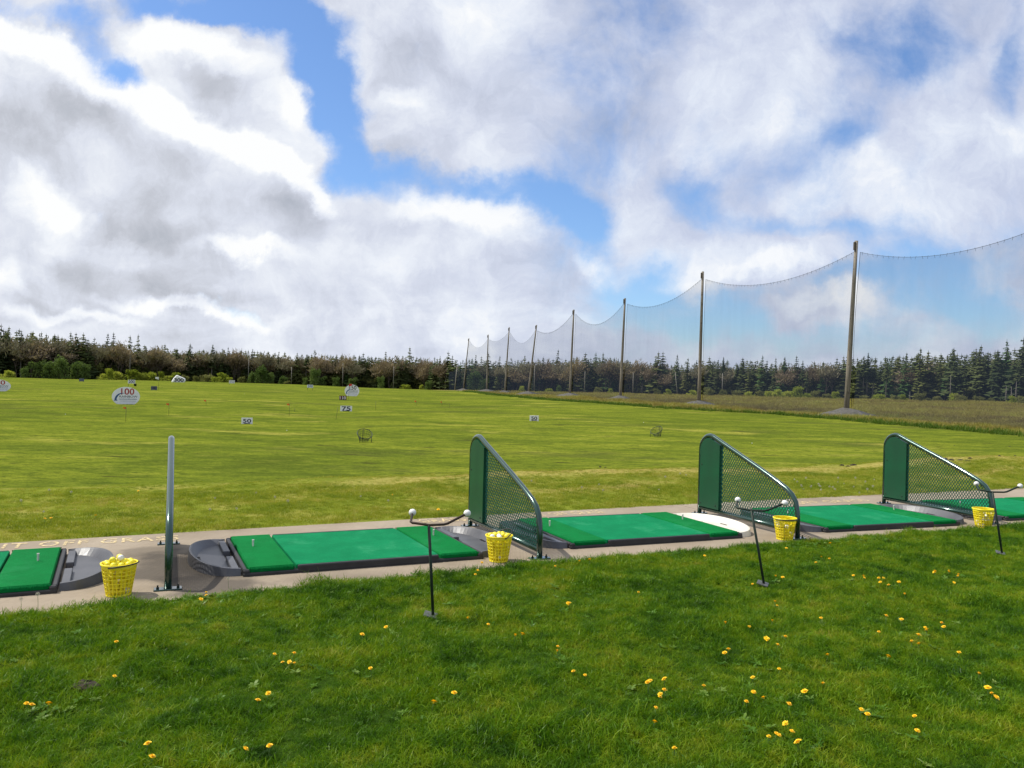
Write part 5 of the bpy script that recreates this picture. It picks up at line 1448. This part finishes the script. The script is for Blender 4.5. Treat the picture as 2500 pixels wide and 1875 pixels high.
DAN = {"left of the dark burrow, in the lower left lawn": [(78, 1737), (69, 1742), (110, 1738)],
       "in the left lawn right of the dark burrow": [(282, 1581), (275, 1666)],
       "at the bottom edge, lower left of the lawn": [(354, 1845), (370, 1872), (600, 1849), (656, 1845)],
       "in a close cluster left of the brown ball stand": [(667, 1611), (686, 1625), (715, 1612), (711, 1630), (720, 1627)],
       "in the pair just below the left cluster": [(650, 1710), (629, 1723)],
       "on the slab edge right of the edge-on divider": [(503, 1466), (494, 1473), (504, 1455)],
       "just left of the brown stand's foot": [(939, 1545), (887, 1558)],
       "below the brown ball stand": [(908, 1651), (1051, 1739), (1106, 1716)],
       "right of the brown stand's foot": [(1145, 1522), (1194, 1528), (1253, 1569), (1270, 1561)],
       "in the middle lawn between the two nearer stands": [(1363, 1590), (1363, 1598), (1399, 1650), (1431, 1665), (1391, 1484), (1560, 1455), (1390, 1485)],
       "in the loose cluster low in the middle right lawn": [(1582, 1687), (1583, 1692), (1622, 1673), (1624, 1700), (1608, 1714), (1614, 1718), (1600, 1749), (1591, 1785), (1647, 1842)],
       "along the slab edge between the middle basket and its divider": [(1174, 1387), (1168, 1398), (1162, 1411), (1437, 1376), (1356, 1390), (1417, 1380)],
       "along the slab edge near the second and third baskets": [(1722, 1364), (1993, 1382), (2024, 1333), (2024, 1370), (2007, 1366), (1922, 1343)],
       "in the lawn left of the far right stand": [(2315, 1401), (2284, 1408), (2337, 1411), (2111, 1416)],
       "in the bank beyond the strip": [(1072, 1255), (339, 1205), (230, 1265), (123, 1274), (108, 1279), (957, 1211)]}
R8 = [(1068, 42), (1135, 45), (1225, 60), (1235, 85), (1290, 100), (1378, 102), (1268, 48), (1410, 165), (1613, 22), (1702, 5), (1763, 30), (1748, 72), (375, 85), (543, 55), (587, 47), (520, 228), (543, 230), (838, 320), (205, 368), (363, 385), (503, 350), (490, 475), (607, 462), (547, 512), (207, 558), (200, 595), (553, 665), (375, 735), (43, 795), (398, 855), (442, 878), (340, 912), (720, 878), (843, 780), (623, 945), (875, 592), (1278, 592), (1230, 413), (1278, 333), (1390, 335), (1553, 392), (1548, 410), (1660, 363), (1662, 398), (1500, 452), (1447, 492), (1492, 503), (1768, 557), (1910, 725), (1973, 828), (1985, 862), (2028, 885), (1145, 1017), (1098, 985), (1500, 1127), (1480, 1027), (613, 1085), (480, 1128), (530, 1140), (650, 1120), (563, 1128), (680, 1235)]
def r8lab(x, y):
    if y < 110: return "beside the second stand's foot" if x < 700 else ("in the bright cluster right of the second stand" if x < 1450 else "in the upper right lawn below the far right stand")
    if y < 300: return "just below the second stand's foot" if x < 700 else "in the bright cluster right of the second stand"
    if y < 620: return "in the scattered group below the second ball stand" if x < 950 else "in the right lawn, in the group far below the basket stand"
    if x < 950: return "in the bright group low in the right centre lawn" if y < 1000 else "in the tight cluster at the bottom, right of centre"
    return "near the bottom right corner of the lawn"
for x, y in R8: DAN.setdefault(r8lab(x, y), []).append((1700 + x * .3617, 1400 + y * .3617))
WEED = []
nd = 0
for where, lst in DAN.items():
    for (x, y) in lst:
        p = hit(x, y + 12 if y > 1300 else y + 4, 2.0) if False else hit(x, y + (13 if y > 1500 else 9 if y > 1300 else 6), 2.0)
        o = link("dandelion", DM[nd % 5]); nd += 1
        o.location = p; s_ = rnd.uniform(.66, .98) * (1.8 if y < 1300 and x > 1000 else 1.0); o.scale = (s_,) * 3; o.rotation_euler = (0, 0, rnd.uniform(0, 6.28))
        tag(o, "yellow dandelion " + where, "dandelion", "yellow dandelions " + where)
        WEED.append((p.x, p.y))
CLK = [(52, 1468, 1492), (93, 1455, 1484), (558, 1424, 1442), (107, 1431, 1450)]
for x, y, yb in [(52, 1468, 1496), (93, 1455, 1490), (558, 1424, 1440), (1222, 1375, 1386)]:
    p = hit(x, yb, 2.0); o = link("dandelion_clock", CM[1]); o.location = p; h_ = (yb - y) * p.y / F; o.scale = (h_ / .12,) * 3 if h_ / .12 > .5 else (.6,) * 3
    tag(o, "grey dandelion seed head on the slab edge " + ("at the far left" if x < 200 else "right of the edge-on divider" if x < 700 else "below the middle basket"), "seed head", "dandelion seed heads on the near slab edge")
for k in range(46):
    if k < 26: x, y = rnd.uniform(1940, 2135), rnd.uniform(1178, 1214); wh = "on the bank between the second and rightmost dividers"
    elif k < 34: x, y = rnd.uniform(1250, 1700), rnd.uniform(1165, 1225); wh = "on the bank behind the white ball tray's mat"
    else: x, y = rnd.uniform(20, 1000), rnd.uniform(1215, 1268); wh = "on the left bank behind the edge-on divider"
    p = hit(x, y, 6.0); o = link("dandelion_clock", CM[k % 3]); o.location = p; s_ = rnd.uniform(.55, .95); o.scale = (s_,) * 3; o.rotation_euler = (0, 0, rnd.uniform(0, 6.28))
    tag(o, "pale dandelion seed head " + wh, "seed head", "dandelion seed heads " + wh)
# broad-leaved weeds (clover, plantain, dandelion leaves) in patches
M_wleaf = grass_mat("weed_leaves", [(.1, (.045, .125, .010)), (.5, (.085, .19, .016)), (.9, (.20, .28, .06))], 4, .3, .5)
def rosette(seed, n, L, w_):
    g = random.Random(seed); V_ = []; Q = []
    for k in range(n):
        a = 6.28 * k / n + g.uniform(-.4, .4); l_ = L * g.uniform(.5, 1.1); up = g.uniform(.15, .9); ca, sa = math.cos(a), math.sin(a); i = len(V_)
        for f, ww in ((0, .25), (.35, .9), (.7, 1.0), (1.0, .12)):
            r = l_ * f; z = .012 + up * l_ * f * (1 - .45 * f)
            V_ += [(ca * r - sa * w_ * ww, sa * r + ca * w_ * ww, z), (ca * r + sa * w_ * ww, sa * r - ca * w_ * ww, z)]
        for s in range(3): Q.append((i + 2 * s, i + 2 * s + 1, i + 2 * s + 3, i + 2 * s + 2))
    return np.array(V_, np.float32), [np.array(Q, np.int32)]
weed_src = [src_obj("weed_leaf", np_mesh("weed_leaf", *rosette(90 + i, [9, 7, 12, 6][i], [.036, .030, .028, .042][i], [.0058, .007, .006, .0055][i]), M_wleaf)) for i in range(4)]
pts = []
for (x, y) in WEED:
    for _ in range(3):
        pts.append((x + rnd.gauss(0, .08), y + rnd.gauss(0, .07)))
for _ in range(2300):
    x = rnd.uniform(-6, 9.5); k = abs(rnd.gauss(0, .16)); yy_ = float(y_near(x)) - .02 - k
    if math.sin(x * 2.2) + math.sin(x * 5.1 + 1) + rnd.uniform(-1, 1) > -.1: pts.append((x, yy_))
for _ in range(700):
    pts.append((rnd.uniform(-4, 6), rnd.uniform(3, 7)))
P = np.array(pts); P = P[P[:, 1] < y_near(P[:, 0]) + .01]; P = np.column_stack([P, T(P[:, 0], P[:, 1])])
scatter("broadleaf_weeds", P, rng.uniform(0, 6.28, len(P)), rng.uniform(.5, 1.15, len(P)), weed_src, "patches of clover and dandelion leaves in the lawn and along the slab", "weeds", tilt=rng.normal(0, .2, (len(P), 2)))
# small things: the burrow and turf divots
M_soil = pmat("dark_soil", (.030, .022, .014), (.05, .036, .022), 40, .95, 0, .01, 60)
def lump(p, r, h, seed, nm, lab, cat, grp=None):
    g = np.random.default_rng(seed); m = MB(); n = 12; vs = []; fs = []
    for j, (f, z) in enumerate(((1.0, -.02), (.8, .55), (.5, .9), (.15, 1.0))):
        for i in range(n):
            a = 2 * PI * i / n; rr = r * f * g.uniform(.75, 1.2); vs.append((rr * math.cos(a), rr * math.sin(a) * .7, h * z * g.uniform(.75, 1.2)))
    for j in range(3):
        for i in range(n): fs.append((j * n + i, j * n + (i + 1) % n, (j + 1) * n + (i + 1) % n, (j + 1) * n + i))
    fs.append(tuple(3 * n + i for i in range(n))); m.add(vs, fs)
    tag(m.build(nm, M_soil, loc=p), lab, cat, grp)
lump(hit(205, 1686, 2.0), .085, .035, 1, "soil_heap", "small dark soil heap beside a burrow in the left lawn", "soil heap")
for i, (x, y) in enumerate([(2308, 1122), (2322, 1124), (2345, 1124), (2362, 1126), (2368, 1120), (2440, 1114), (2460, 1114), (2478, 1113), (2055, 1137), (2070, 1139), (1465, 1141), (1478, 1143), (2083, 1137), (2330, 1088), (2465, 1090)]):
    lump(hit(x, y, 8), rnd.uniform(.04, .08), rnd.uniform(.02, .035), 5 + i, "turf_divot", "small dark clod of turf on the mown field " + ("near the right edge" if x > 2280 else "behind the rightmost divider" if x > 2000 else "behind the middle bay"), "turf clod", "dark clods of turf on the field")
